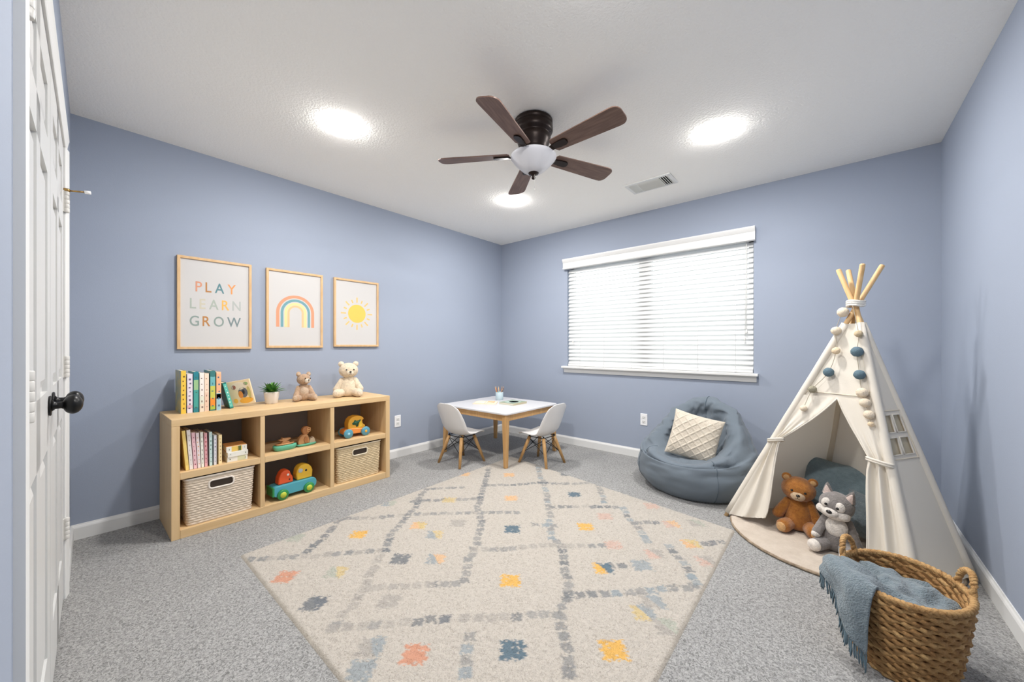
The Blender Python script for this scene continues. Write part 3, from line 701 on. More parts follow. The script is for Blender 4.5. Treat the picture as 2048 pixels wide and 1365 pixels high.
# ------------------------------------------------------------------ storage bins
def storage_bin(label, y0, y1, z0, z1, xf_, dep, material, trimm):
    t = thing('storage_bin', label, 'storage bin', (xf_-dep/2, (y0+y1)/2, z0), pi/2, 'woven bins in the bookcase')    # local -y = front... rotated so +x room -> local -y
    t.rotation_euler = (0, 0, pi/2)
    W = y1-y0; H = z1-z0; D = dep
    def sect(k, off=0):          # rounded rectangle outline at height fraction k
        s = .93+.07*k; return rrect(W*s-2*off, D*s-2*off, .025, 4)
    NP = 240; rows = 95
    def resample(pts, n):
        P = pts+[pts[0]]; L = [0]
        for a, b in zip(P[:-1], P[1:]): L.append(L[-1]+math.hypot(b[0]-a[0], b[1]-a[1]))
        out = []; j = 0
        for i in range(n):
            s = L[-1]*i/n
            while L[j+1] < s: j += 1
            u = (s-L[j])/(L[j+1]-L[j]+1e-12); out.append((P[j][0]+(P[j+1][0]-P[j][0])*u, P[j][1]+(P[j+1][1]-P[j][1])*u))
        return out
    base_ = resample(rrect(W, D, .025, 4), NP)
    hz, hw, hh = .80, .058, .021      # handle hole: height fraction, half width, half height
    v = []; f = []
    for j in range(rows+1):
        k = j/rows; s = .93+.07*k; rowi = int(k*19)
        for i in range(NP):
            x, y = base_[i]; nx, ny = x/(W/2), y/(D/2); L = math.hypot(nx, ny)+1e-9
            ph = i/NP*2*pi*38+(pi if rowi % 2 else 0)+noise.noise(Vector((i*.10, rowi*1.7, 0)))*3.2
            wv = .0013*sin(ph)+.0020*cos((k*19-rowi-.5)*2*pi)+.0012*noise.noise(Vector((i*.22, k*60, 2)))
            if k > .97 or k < .01: wv = 0
            dx = (1 if x > 0 else -1) if abs(x) > W/2-.026 else 0; dy = (1 if y > 0 else -1) if abs(y) > D/2-.026 else 0
            ll = math.hypot(dx, dy)+1e-9
            v.append((x*s+dx/ll*wv, y*s+dy/ll*wv, k*H+.0006*noise.noise(Vector((i*.5, j*.7, 3)))))
    for j in range(rows):
        for i in range(NP):
            i2 = (i+1) % NP; q = (j*NP+i, j*NP+i2, (j+1)*NP+i2, (j+1)*NP+i)
            cx = sum(v[a][0] for a in q)/4; cy_ = sum(v[a][1] for a in q)/4; cz = sum(v[a][2] for a in q)/4
            if cy_ < -D*.40 and abs(cx) < hw and abs(cz-hz*H) < hh: continue
            f.append(q)
    f.append(tuple(reversed(range(NP))))
    body = obj('body', fix_normals(me('body', v, f, True)), material, t)
    inner = resample(rrect(W*.965, D*.965, .022, 4), 60)
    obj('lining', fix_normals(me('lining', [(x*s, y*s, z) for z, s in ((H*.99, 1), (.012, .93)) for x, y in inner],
        [(i, (i+1) % 60, 60+(i+1) % 60, 60+i) for i in range(60)]+[tuple(range(60, 120))])), mat('bin_shade_lining', (66, 56, 48), .9), t)  # lining colour darkened to give the handle hole a shaded inside
    rim = [(x, y, H) for x, y in resample(rrect(W*1.005, D*1.005, .026, 4), 80)]
    obj('rim', S('rim', tube(rim, .0055, 8, True)), trimm, t)
    yy = -D/2*(.93+.07*hz)
    hp = [(x, yy, hz*H+z) for x, z in rrect(hw*2+.008, hh*2+.008, .018, 5)]
    obj('handle_trim', S('handle_trim', tube(hp, .0055, 8, True)), trimm, t)
storage_bin('cream woven bin in the lower left cube', .425, .775, .0505, .326, -2.862, .33, M_BIN, M_BINTRIM)
storage_bin('straw-coloured woven bin in the lower right cube', 1.310, 1.682, .0505, .322, -2.868, .33, M_BIN2, M_BIN2TRIM)

# ------------------------------------------------------------------ plant
pl = thing('potted_plant', 'small green succulent in a white pot on the bookcase top', 'plant', (-3.13, .952, KH))
PR = .050
obj('pot', S('pot', lathe([(.001, 0), (PR*.70, 0), (PR*.78, .003), (PR*.98, .078), (PR, .086), (PR*.93, .087), (PR*.90, .076), (.001, .074)], 36, False)), mat('white_pot', (232, 228, 224), .4), pl)
obj('soil', Fm('soil', lathe([(.001, .077), (PR*.90, .077)], 24, False)), M_DARK, pl)
def leaf_mesh(L, W_):
    v = []; f = []; n_ = 7
    for i in range(n_+1):
        u = i/n_; wv = W_*sin(pi*min(1, .12+u*.88))**.8*(1-u*.15); zz = L*u*.75-.25*L*u*u; xx = L*u
        v += [(xx, -wv, zz+wv*.35), (xx, 0, zz), (xx, wv, zz+wv*.35)]
    for i in range(n_):
        a = 3*i; f += [(a, a+3, a+4, a+1), (a+1, a+4, a+5, a+2)]
    return me('leaf', v, f, True)
lv = [leaf_mesh(.076, .0125), leaf_mesh(.066, .013), leaf_mesh(.056, .011)]
lmats = [mat('leaf_green_a', (78, 136, 58), .45, var=.8, vscale=40, rgb2=(36, 84, 34)), mat('leaf_green_b', (104, 160, 74), .45), mat('leaf_green_c', (64, 118, 54), .45)]
for m_, q in zip(lv, lmats): m_.materials.append(q)
r_ = random.Random(11)
for i in range(46):
    ring = i/46; az = i*2.39996; el = -(10+68*ring+r_.uniform(-8, 8))
    obj('leaf', lv[i % 3], None, pl, (.016*(1-ring)*cos(az), .016*(1-ring)*sin(az), .078), (0, radians(el)+.45, az), [.9+.3*r_.random()]*3)

# ------------------------------------------------------------------ plush toys
def ellp(name, c, r, material, parent, rot=None, amp=.0, nu=28, nv=18, pw=1):
    part = sphere(c, r, nu, nv, rot, pw)
    if amp: part = rough_up(part, amp, 55)
    return obj(name, S(name, part), material, parent)
def cap(name, p0, p1, r0, r1, material, parent, amp=0):
    part = capsule(p0, p1, r0, r1, 22, 7, 8)
    if amp: part = rough_up(part, amp, 55)
    return obj(name, S(name, part), material, parent)
def teddy(label, loc, rz, H, col, pad, muz, tilt=(0, 0), ear=.075, arms=None, legs=None, headr=(.25, .22, .212), tummy=None, amp=.004, mz=.09, name='teddy_bear'):
    """sitting plush bear; local -y is its front; H = total height"""
    t = thing(name, label, 'plush toy', loc, rz, 'plush toys'); k = H
    v3 = lambda p: tuple(a*k for a in p)
    am = amp*k
    # pear shaped body
    prof = [(.02, .0), (.15, .005), (.215, .06), (.235, .15), (.225, .25), (.195, .36), (.155, .45), (.12, .52), (.02, .55)]
    pr = crom(prof, 3)
    bd = [(x*k, y*k*.92, z*k) for x, y, z in lathe(pr, 32)[0]], lathe(pr, 32)[1]
    body = obj('body', S('body', rough_up(bd, am, 50)), col, t)
    if tummy: ellp('tummy_patch', v3((0, -.135, .29)), v3((.13, .080, .16)), tummy, body, None, am*.5)
    hc = Vector((0, -.02, .70))
    head = ellp('head', (0, 0, 0), v3(headr), col, t, None, am, 36, 24)
    head.location = hc*k; head.rotation_euler = (tilt[0], tilt[1], tilt[2] if len(tilt) > 2 else 0)
    for s in (-1, 1):
        e = ellp('ear', v3((s*.185, .01, .172)), v3((ear, .038, ear)), col, head, (0, 0, 0), am*.6)
        ellp('inner_ear', v3((s*.187, -.022, .172)), v3((ear*.62, .02, ear*.62)), pad, head)
        ellp('eye', v3((s*.092, -.196, .030)), v3((.021, .015, .021)), M_EYE, head, None, 0, 14, 10)
    ellp('muzzle', v3((0, -.182, -.055)), v3((mz, .065, mz*.8)), muz, head, None, am*.5)
    ellp('nose', v3((0, -.246, -.025)), v3((.030, .018, .022)), M_EYE, head, None, 0, 16, 10)
    obj('mouth', S('mouth', join(tube([v3((0, -.247, -.04)), v3((0, -.247, -.07))], .004*k, 6), tube([v3((-.03, -.238, -.088)), v3((0, -.246, -.075)), v3((.03, -.238, -.088))], .004*k, 6))), M_EYE, head)
    arms = arms or [((-.16, -.02, .44), (-.29, -.10, .20)), ((.16, -.02, .44), (.29, -.10, .20))]
    for p0, p1 in arms: cap('arm', v3(p0), v3(p1), .072*k, .088*k, col, t, am)
    legs = legs or [((-.13, -.08, .115), (-.255, -.29, .115)), ((.13, -.08, .115), (.255, -.29, .115))]
    for p0, p1 in legs:
        lg = cap('leg', v3(p0), v3(p1), .10*k, .113*k, col, t, am)
        d = (Vector(p1)-Vector(p0)).normalized(); q = Vector(p1)+d*.088
        az = atan2(d.y, d.x)
        fp = obj('foot_pad', S('foot_pad', sphere((0, 0, 0), v3((.032, .074, .080)), 20, 12)), pad, lg); fp.location = q*k; fp.rotation_euler = (0, 0, az)
    return t
F_CREAM = fur('fur_cream', (236, 218, 190)); F_CREAM2 = fur('fur_cream_light', (240, 224, 200))
F_TAN = fur('fur_tan', (190, 158, 128)); F_TAN2 = fur('fur_pale_tan', (208, 184, 158)); F_TANW = fur('fur_white_tan', (232, 216, 196))
F_ORA = fur('fur_caramel', (176, 114, 46), (144, 88, 32)); F_ORAP = fur('fur_pad', (214, 168, 112)); F_MUZ = fur('fur_muzzle', (226, 196, 160))
face = lambda x, y: atan2(0-y, 0-x)+pi/2      # rotz so that local -y looks at the camera
teddy('large cream teddy bear at the right end of the bookcase top', (-3.10, 1.515, KH), face(-3.10, 1.515)-.05, .310, F_CREAM, F_CREAM2, F_CREAM2, headr=(.245, .215, .205), tilt=(.02, 0, .25), mz=.085)
tt = teddy('small tan teddy bear between the plant and the cream bear', (-3.13, 1.172, KH), face(-3.13, 1.172)+.15, .232, F_TAN, F_TAN2, F_TANW, headr=(.215, .195, .185), tilt=(-.05, .05, .5), tummy=F_TAN2, ear=.085, mz=.10,
    arms=[((-.16, -.02, .43), (-.24, -.17, .19)), ((.16, -.02, .43), (.24, -.17, .19))])
bear = teddy('caramel brown teddy bear sitting in the tent opening', (-.148, 2.808, .0262), face(-.15, 2.865)+.12, .335, F_ORA, F_ORAP, F_MUZ, tilt=(.10, .10, -.12), mz=.105, headr=(.25, .215, .212),
    arms=[((-.15, -.02, .46), (-.30, -.10, .25)), ((.15, -.02, .46), (.26, -.12, .17))], legs=[((-.11, -.06, .105), (-.235, -.27, .10)), ((.11, -.08, .105), (.17, -.32, .10))])

def husky():
    k = .365; G = fur('fur_grey', (138, 132, 128), (112, 107, 104)); Wt = fur('fur_white', (234, 226, 216)); PK = fur('fur_pink', (228, 206, 196))
    t = thing('plush_husky', 'grey and white plush husky sitting in front of the tent', 'plush toy', (.024, 2.655, .0245), face(.03, 2.70)-.02, 'plush toys')
    v3 = lambda p: tuple(a*k for a in p); am = .003*k
    prof = crom([(.02, 0), (.13, .005), (.185, .07), (.195, .16), (.175, .27), (.145, .38), (.115, .47), (.02, .52)], 3)
    L_ = lathe(prof, 32); bd = [(x*k, y*k*.92, z*k) for x, y, z in L_[0]], L_[1]
    body = obj('body', S('body', rough_up(bd, am, 50)), G, t)
    ellp('chest_patch', v3((0, -.105, .355)), v3((.128, .072, .140)), Wt, body, (radians(-12), 0, 0), am)
    head = ellp('head', (0, 0, 0), v3((.205, .18, .185)), G, t, None, am, 36, 24)
    head.location = Vector((0, -.03, .655))*k; head.rotation_euler = (.10, .16, -.30)
    for s in (-1, 1):
        # triangular ears with pink inside
        def ear(sc_, yo):
            v = []; f = []; rows = 8; n_ = 14
            for j in range(rows+1):
                u = j/rows; w_ = .078*sc_*(1-u)**.75+.004; th = .026*sc_*(1-u)**.6+.003
                cz = .10+.185*u*sc_+(1-sc_)*.03; cx = s*(.115+.035*u)
                for i in range(n_): a = 2*pi*i/n_; v.append(v3((cx+w_*cos(a), yo+th*sin(a), cz)))
            for j in range(rows):
                for i in range(n_): f.append((j*n_+i, j*n_+(i+1) % n_, (j+1)*n_+(i+1) % n_, (j+1)*n_+i))
            f.append(tuple(range(rows*n_, rows*n_+n_))); return v, f
        obj('ear', S('ear', ear(1, .02)), G, head); obj('inner_ear', S('inner_ear', ear(.74, -.004)), PK, head)
        ellp('cheek', v3((s*.105, -.095, -.075)), v3((.098, .085, .072)), Wt, head, (0, s*.25, 0), am)
        ellp('brow_patch', v3((s*.078, -.128, .040)), v3((.062, .050, .075)), Wt, head, (0, -s*.2, 0), am*.5)
        ellp('eye', v3((s*.068, -.174, .036)), v3((.020, .014, .022)), M_EYE, head, None, 0, 14, 10)
    ellp('lower_face', v3((0, -.055, -.080)), v3((.193, .150, .108)), Wt, head, None, am)
    ellp('muzzle', v3((0, -.170, -.060)), v3((.095, .085, .062)), Wt, head, None, am)
    ellp('nose', v3((0, -.240, -.030)), v3((.036, .022, .027)), M_EYE, head, None, 0, 18, 12)
    obj('mouth', S('mouth', tube([v3((.0, -.238, -.085)), v3((.035, -.222, -.105)), v3((.075, -.190, -.095)), v3((.09, -.175, -.075))], .0035*k, 6)), fur('mouth_line', (110, 96, 90)), head)
    for p0, p1 in (((-.13, -.03, .42), (-.215, -.17, .245)), ((.13, -.02, .42), (.22, -.06, .14))):
        a = cap('arm', v3(p0), v3(p1), .055*k, .062*k, G, t, am)
        ellp('paw', v3(tuple(Vector(p1)+(Vector(p1)-Vector(p0)).normalized()*.032)), v3((.056, .056, .052)), Wt, a, None, am)
    for p0, p1 in (((-.10, -.08, .10), (-.215, -.27, .095)), ((.10, -.10, .10), (.115, -.345, .095))):
        lg = cap('leg', v3(p0), v3(p1), .085*k, .088*k, G, t, am); d = (Vector(p1)-Vector(p0)).normalized()
        fp = obj('foot', S('foot', rough_up(sphere((0, 0, 0), v3((.062, .086, .086)), 20, 14), am, 50)), Wt, lg); fp.location = (Vector(p1)+d*.048)*k; fp.rotation_euler = (0, 0, atan2(d.y, d.x))
    tl = cap('tail', v3((.05, .16, .10)), v3((.20, .22, .20)), .05*k, .04*k, G, t, am)
husky()

# ------------------------------------------------------------------ toys in the cubes
def paint(n_, c, r=.4): return mat('toy_'+n_, c, r, coat=.2)
# truck with two block passengers
tk = thing('toy_truck', 'turquoise wooden toy truck with green wheels in the lower middle cube', 'toy truck', (-2.935, 1.025, .0502), pi/2+.06)   # local x along the shelf, -y to the room
TQ, GR, LG = paint('turquoise', (78, 158, 172)), paint('green', (44, 132, 70)), paint('lime', (186, 196, 62))
ol = rrect(.290, .072, .03, 6, 0, .062)
obj('bed', bevelled('bed', prism(ol, -.050, .050), .004), TQ, tk)
obj('bed_end', bevelled('bed_end', prism(rrect(.012, .062, .005, 3, -.142, .064), -.052, .052), .003), GR, tk)
for x in (-.085, .088):
    for y in (-.056, .056):
        s = -1 if y < 0 else 1
        wdp = xf(lathe([(.001, -.009), (.032, -.009), (.036, -.005), (.036, .005), (.032, .009), (.001, .009)], 28, False), Matrix.Translation((x, y, .0365)) @ Matrix.Rotation(pi/2, 4, 'X'))
        w_ = obj('wheel', S('wheel', wdp), GR, tk)
        obj('hub', S('hub', xf(lathe([(.001, -.003), (.021, -.003), (.019, .003), (.001, .004)], 20, False), Matrix.Translation((x, y+s*.009, .0365)) @ Matrix.Rotation(pi/2 if s < 0 else -pi/2, 4, 'X'))), LG, w_)
def peg(name, label, x, y, ol, d, material, deco):
    t = thing(name, label, 'toy figure', tuple(tk.matrix_basis @ Vector((x, y, .0985))), pi/2+.06, 'toy figures on the truck')
    obj('body', bevelled('body', prism(ol, -d, d), .010, 3), material, t)
    for cx, cz, r, m_ in deco: obj('eye', S('eye', sphere((cx, -d, cz), (r, .003, r), 12, 8)), m_, t)
peg('block_figure', 'red-orange block figure riding on the turquoise truck', -.055, 0, [(-.050, 0), (.048, 0), (.046, .04), (.034, .056), (.026, .085), (.008, .096), (-.014, .094), (-.032, .078), (-.046, .045)], .032, paint('red', (222, 84, 36)), [(.012, .060, .008, paint('white', (240, 232, 224))), (.022, .026, .005, M_EYE)])
peg('block_figure', 'yellow block figure riding on the turquoise truck', .070, 0, [(-.052, 0), (.052, 0), (.056, .05), (.048, .075), (.030, .098), (.0, .108), (-.03, .102), (-.050, .078), (-.057, .04)], .034, paint('yellow', (228, 180, 52)), [(.008, .060, .008, M_EYE), (-.030, .066, .016, paint('greywhite', (186, 186, 182)))])
# yellow car
cr = thing('toy_car', 'orange and yellow wooden toy car with blue wheels in the upper right cube', 'toy car', (-2.955, 1.490, .3792), pi/2-.02)
OR_, YE, BL_ = paint('orange', (226, 138, 62)), paint('amber', (226, 164, 52)), paint('bluewheel', (84, 146, 166))
obj('chassis', bevelled('chassis', prism([(-.100, .030), (.095, .024), (.100, .052), (.06, .062), (-.04, .074), (-.092, .068), (-.104, .05)], -.042, .042), .007, 3), OR_, cr)
cab = [(-.064, .060), (-.066, .110), (-.058, .140), (-.035, .160), (.0, .168), (.040, .162), (.062, .146), (.066, .132), (.052, .128), (.056, .100), (.076, .084), (.078, .070), (.066, .060)]
obj('cab', bevelled('cab', prism(cab, -.036, .036), .006, 3), YE, cr)
obj('window_cutout', S('window_cutout', join(xf(prism([(-.030, .100), (-.034, .112), (-.022, .120), (-.012, .138), (.0, .128), (.024, .130), (.034, .138), (.038, .126), (.022, .108), (.014, .080), (.0, .080), (-.006, .096)], -.0375, -.035), Matrix.Identity(4)))), paint('deepgreen', (40, 96, 70)), cr)
obj('door_shape', Fm('door_shape', prism([(.022, .076), (.046, .076), (.052, .10), (.040, .128), (.028, .118)], -.0385, -.035)), paint('lemon', (240, 196, 62)), cr)
for x in (-.070, .072):
    for y in (-.050, .050):
        s = -1 if y < 0 else 1
        w_ = obj('wheel', S('wheel', xf(lathe([(.001, -.009), (.032, -.009), (.0365, -.004), (.0365, .004), (.032, .009), (.001, .009)], 28, False), Matrix.Translation((x, y, .0370)) @ Matrix.Rotation(pi/2, 4, 'X'))), BL_, cr)
        obj('hub', S('hub', sphere((x, y+s*.009, .037), (.011, .004, .011), 14, 8)), YE if x > 0 else paint('paleblue', (150, 196, 212)), w_)
# wooden boat
bo = thing('toy_boat', 'flat green and wood toy boat in the upper middle cube', 'toy boat', (-2.945, .978, .3792), pi/2+.05)
WN = mat('toy_raw_wood', (196, 146, 98), .5, var=.8, vscale=20, rgb2=(160, 110, 68)); TG = paint('seagreen', (92, 170, 140))
def hull(name, w_, d_, z0, z1, m_, par, cx=0):
    v = []; f = []; N_ = 32
    for z, s in ((z0, .80), (z0+.004, .9), ((z0+z1)/2, 1), (z1-.002, 1), (z1, .95)):
        for i in range(N_):
            a = 2*pi*i/N_; v.append((cx+w_*s*math.copysign(abs(cos(a))**.7, cos(a)), d_*s*math.copysign(abs(sin(a))**.7, sin(a)), z))
    for j in range(4):
        for i in range(N_): f.append((j*N_+i, j*N_+(i+1) % N_, (j+1)*N_+(i+1) % N_, (j+1)*N_+i))
    f += [tuple(reversed(range(N_))), tuple(range(4*N_, 5*N_))]; return obj(name, S(name, (v, f)), m_, par)
hull('hull', .074, .040, 0, .036, TG, bo); hull('deck', .060, .031, .034, .046, WN, bo)
obj('cabin', bevelled('cabin', prism([(-.030, .044), (.030, .044), (.024, .058), (.010, .062), (.034, .070), (.038, .078), (-.006, .080), (-.018, .088), (-.022, .074), (-.040, .074), (-.036, .066), (-.016, .062)], -.014, .014), .003), WN, bo)
# wooden duck-like figure on a green base
du = thing('wooden_animal_toy', 'upright wooden animal toy on a green base in the upper middle cube', 'wooden toy', (-2.955, 1.122, .3792), pi/2+.05)
hull('base', .070, .036, 0, .016, TG, du)
obj('body', bevelled('body', prism([(-.058, .012), (.018, .012), (.020, .040), (.008, .078), (-.008, .086), (-.034, .080), (-.052, .060), (-.062, .034)], -.020, .020), .008, 3), WN, du)
obj('wing', bevelled('wing', prism([(-.014, .020), (.004, .020), (.0, .060), (-.014, .070), (-.024, .046)], -.026, -.018), .002), mat('toy_dark_wood', (168, 112, 68), .45), du)
obj('head', bevelled('head', prism([(-.020, .080), (.010, .080), (.022, .104), (.026, .124), (.014, .138), (-.012, .140), (-.028, .128), (-.032, .110)], -.017, .017), .008, 3), mat('toy_dark_wood', (168, 112, 68), .45), du)
obj('tail', bevelled('tail', prism([(.016, .012), (.064, .012), (.058, .040), (.046, .058), (.036, .044), (.028, .052), (.022, .036)], -.016, .016), .004, 2), mat('toy_pale_wood', (206, 184, 156), .5), du)
for z in (.108, .122): obj('ring', S('ring', tube([(.012+.012*cos(2*pi*i/14), -.019, z+.009*sin(2*pi*i/14)) for i in range(14)], .0022, 6, True)), mat('toy_gold', (222, 170, 110), .35), du)

# ------------------------------------------------------------------ table and chairs
TX0, TX1, TY0, TY1, TZ = -3.112, -2.200, 2.505, 3.345, .505
tbx, tby = (TX0+TX1)/2, (TY0+TY1)/2
tab = thing('play_table', 'white-topped square wooden play table in the far corner', 'table', (tbx, tby, 0))
tw, td = (TX1-TX0), (TY1-TY0)
ol = rrect(tw, td, .05, 6); n_ = len(ol)
obj('tabletop', bevelled('tabletop', ([(x, y, TZ-.016) for x, y in ol]+[(x, y, TZ) for x, y in ol], [tuple(reversed(range(n_))), tuple(range(n_, 2*n_))]+[(i, (i+1) % n_, (i+1) % n_+n_, i+n_) for i in range(n_)]), .003), mat('white_laminate', (214, 213, 214), .3), tab)
fx, fy = tw/2-.045, td/2-.045
for sx in (-1, 1):
    obj('apron', bevelled('apron', box(sx*fx-.010, sx*fx+.010, -fy+.018, fy-.018, TZ-.078, TZ-.0165), .002), M_BEECH, tab)
    obj('apron', bevelled('apron', box(-fx+.018, fx-.018, sx*fy-.010, sx*fy+.010, TZ-.078, TZ-.0165), .002), M_BEECH, tab)
    for sy in (-1, 1):
        v = []
        for z, hw, sp in ((TZ-.0165, .024, 0), (TZ-.09, .024, 0), (.0112 if (sx, sy) == (1, -1) else .0, .016, .016)):
            for ax, ay in ((-1, -1), (1, -1), (1, 1), (-1, 1)): v.append((sx*(fx+sp)+ax*hw, sy*(fy+sp)+ay*hw, z))
        f = [(0, 1, 2, 3), (8, 11, 10, 9)]+[(j*4+i, (j+1)*4+i, (j+1)*4+(i+1) % 4, j*4+(i+1) % 4) for j in range(2) for i in range(4)]
        obj('leg', bevelled('leg', (v, f), .004), M_BEECH, tab)
def chair(label, loc, rz, on_rug=False):
    t = thing('shell_chair', label, 'chair', loc, rz, 'white shell chairs at the play table')       # local +y = front
    # moulded shell: s along the profile from seat front to back top
    pf = crom([(.165, .278), (.150, .292), (.09, .284), (.0, .272), (-.07, .280), (-.125, .318), (-.160, .39), (-.185, .47), (-.205, .545), (-.212, .585)], 4)
    wd_ = crom([(.135,), (.150,), (.163,), (.168,), (.168,), (.170,), (.170,), (.162,), (.145,), (.118,)], 4)
    cu = crom([(.004,), (.008,), (.020,), (.026,), (.034,), (.050,), (.052,), (.042,), (.030,), (.022,)], 4)
    N_ = len(pf); K = 17
    def pt(i, j):
        u = -1+2*j/(K-1); y, z = pf[i]; w_ = wd_[i][0]; c = cu[i][0]*abs(u)**2.2
        a, b = pf[max(i-1, 0)], pf[min(i+1, N_-1)]; d = Vector((0, b[0]-a[0], b[1]-a[1])).normalized(); nn = Vector((0, d.z, -d.y))   # points to the sitter
        if nn.z < 0 and i < N_/2: nn = -nn
        if i >= N_/2 and nn.y < 0: nn = -nn
        e = 1
        p = Vector((w_*u, y, z))+nn*c
        if i > N_-13: p.z -= .030*(abs(u)**4)*((i-(N_-13))/12)**2
        return p, nn
    v = []; f = []
    pts = [[pt(i, j) for j in range(K)] for i in range(N_)]
    for side in (.0035, -.0035):
        for i in range(N_):
            for j in range(K): p, nn = pts[i][j]; v.append(tuple(p+nn*side))
    Q = N_*K
    for i in range(N_-1):
        for j in range(K-1):
            a = i*K+j; f.append((a, a+1, a+K+1, a+K)); f.append((Q+a, Q+a+K, Q+a+K+1, Q+a+1))
    bd = [j for j in range(K)]+[i*K+K-1 for i in range(1, N_)]+[(N_-1)*K+j for j in range(K-2, -1, -1)]+[i*K for i in range(N_-2, 0, -1)]
    for a, b in zip(bd, bd[1:]+bd[:1]): f.append((a, a+Q, b+Q, b))
    obj('shell', S('shell', (v, f)), M_SHELL, t)
    tops = {}
    for sx in (-1, 1):
        for sy in (-1, 1):
            p0 = Vector((sx*.085, sy*.080, .258)); p1 = Vector((sx*.150, sy*.158, .0112 if (on_rug and sx < 0) else .0)); tops[(sx, sy)] = (p0, p1)
            lg = obj('leg', S('leg', tube([p0, p0.lerp(p1, .3), p1], [.0155, .0165, .0115], 14)), M_BEECH, t)
            obj('leg_bracket', S('leg_bracket', join(tube([p0+Vector((0, 0, -.016)), p0+Vector((0, 0, .018))], .006, 8), sphere(tuple(p0+Vector((0, 0, -.012))), .009, 10, 8))), M_WIRE, lg)
    for (a, b) in (((-1, -1), (1, -1)), ((1, -1), (1, 1)), ((1, 1), (-1, 1)), ((-1, 1), (-1, -1))):
        for c, d in ((a, b), (b, a)):
            p = tops[c][0].lerp(tops[c][1], .06); q = tops[d][0].lerp(tops[d][1], .58)
            obj('wire_brace', S('wire_brace', tube([p, q], .0030, 8)), M_WIRE, t)
    obj('seat_frame', S('seat_frame', tube([(x, y, .262) for x, y in rrect(.19, .18, .01, 3)], .004, 8, True)), M_WIRE, t)
chair('white shell chair on the left side of the play table', (-2.698, 2.425, 0), 0)
chair('white shell chair on the right side of the play table, nearer the window', (-2.090, 2.895, 0), pi/2, True)
cupd = thing('pencil_cup', 'pale blue-grey cup holding pencils on the play table', 'cup', (-2.845, 3.125, TZ))
obj('cup_body', S('cup_body', lathe([(.001, 0), (.040, 0), (.043, .003), (.043, .086), (.041, .088), (.039, .086), (.039, .006), (.001, .006)], 32, False)), mat('cup_blue', (188, 206, 212), .5), cupd)
r_ = random.Random(2)
for i, (az, c, ln) in enumerate(((-2.5, (214, 164, 120), .150), (-1.75, (150, 96, 60), .158), (2.5, (226, 180, 130), .146), (.7, (120, 84, 64), .152), (-.2, (168, 112, 78), .158), (1.5, (96, 142, 152), .120), (-1.0, (110, 160, 150), .118))):
    p0 = Vector((.013*cos(az), .013*sin(az), .010)); p1 = Vector((.050*cos(az), .050*sin(az), ln)); d = (p1-p0).normalized()
    t = thing('pencil', ['tan pencil leaning left in the cup', 'brown pencil leaning left in the cup', 'light wood pencil at the back of the cup', 'dark brown pencil on the right in the cup', 'reddish brown pencil on the right in the cup', 'short blue pencil in the cup', 'short green pencil in the cup'][i], 'pencil', tuple(Vector((-2.845, 3.125, TZ))), 0, 'pencils in the cup')
    obj('shaft', S('shaft', tube([p0, p1-d*.016], .0045, 6)), mat('pencil_%d' % i, c, .4), t)
    obj('tip', S('tip', tube([p1-d*.016, p1], [.0045, .0008], 6)), mat('pencil_wood', (224, 192, 150), .6), t)
q = [atZ(*p, TZ) for p in ((997, 808), (1023, 815), (1053, 808), (1030, 801))]
ctr = sum(q, Vector())/4
bkt = book('flat_book', 'green and blue picture book lying flat on the play table', (ctr.x, ctr.y, TZ+.011), (0, 0, 0), .20, .020, .22, (150, 164, 138), (190, 180, 150), None, (), 0, 'books lying on the play table', cover_art=[(0, .5, .42, .42, (168, 186, 176)), (.05, .52, .26, .24, (120, 150, 160)), (.08, .55, .10, .10, (160, 180, 186))])
bkt.rotation_euler = Euler((-pi/2, 0, 0)); bkt.location = (ctr.x, ctr.y-.11, TZ+.0105)
op = thing('open_book', 'open peach-coloured book lying flat on the play table', 'book', (-2.80, 2.855, TZ), radians(35), 'books lying on the play table')
obj('cover', bevelled('cover', box(-.125, .125, -.085, .085, 0, .003), .001, 1), mat('peach_cover', (222, 196, 164), .6), op)
for s in (-1, 1):
    v, f = grid(9, 2, lambda u, w_: (s*(.003+.115*u), -.080+.160*w_, .004+.010*sin(pi*min(1, .15+u*.85))**.7))
    vb = [(a, b, .003) for a, b, c in v]; n_ = len(v)
    f2 = f+[tuple(reversed([i+n_ for i in q_])) for q_ in f]+[(i, i+1, i+1+n_, i+n_) for i in range(8)]+[(9+i, 9+i+n_, 10+i+n_, 10+i) for i in range(8)]+[(0, n_, n_+9, 9), (8, 17, 17+n_, 8+n_)]
    pg_ = obj('pages', fix_normals(me('pages', v+vb, f2)), mat('peach_page', (240, 222, 200), .85), op)
obj('page_picture', Fm('page_picture', box(.025, .10, -.05, .05, .0125, .0145)), mat('page_pic', (226, 184, 142), .85), op)

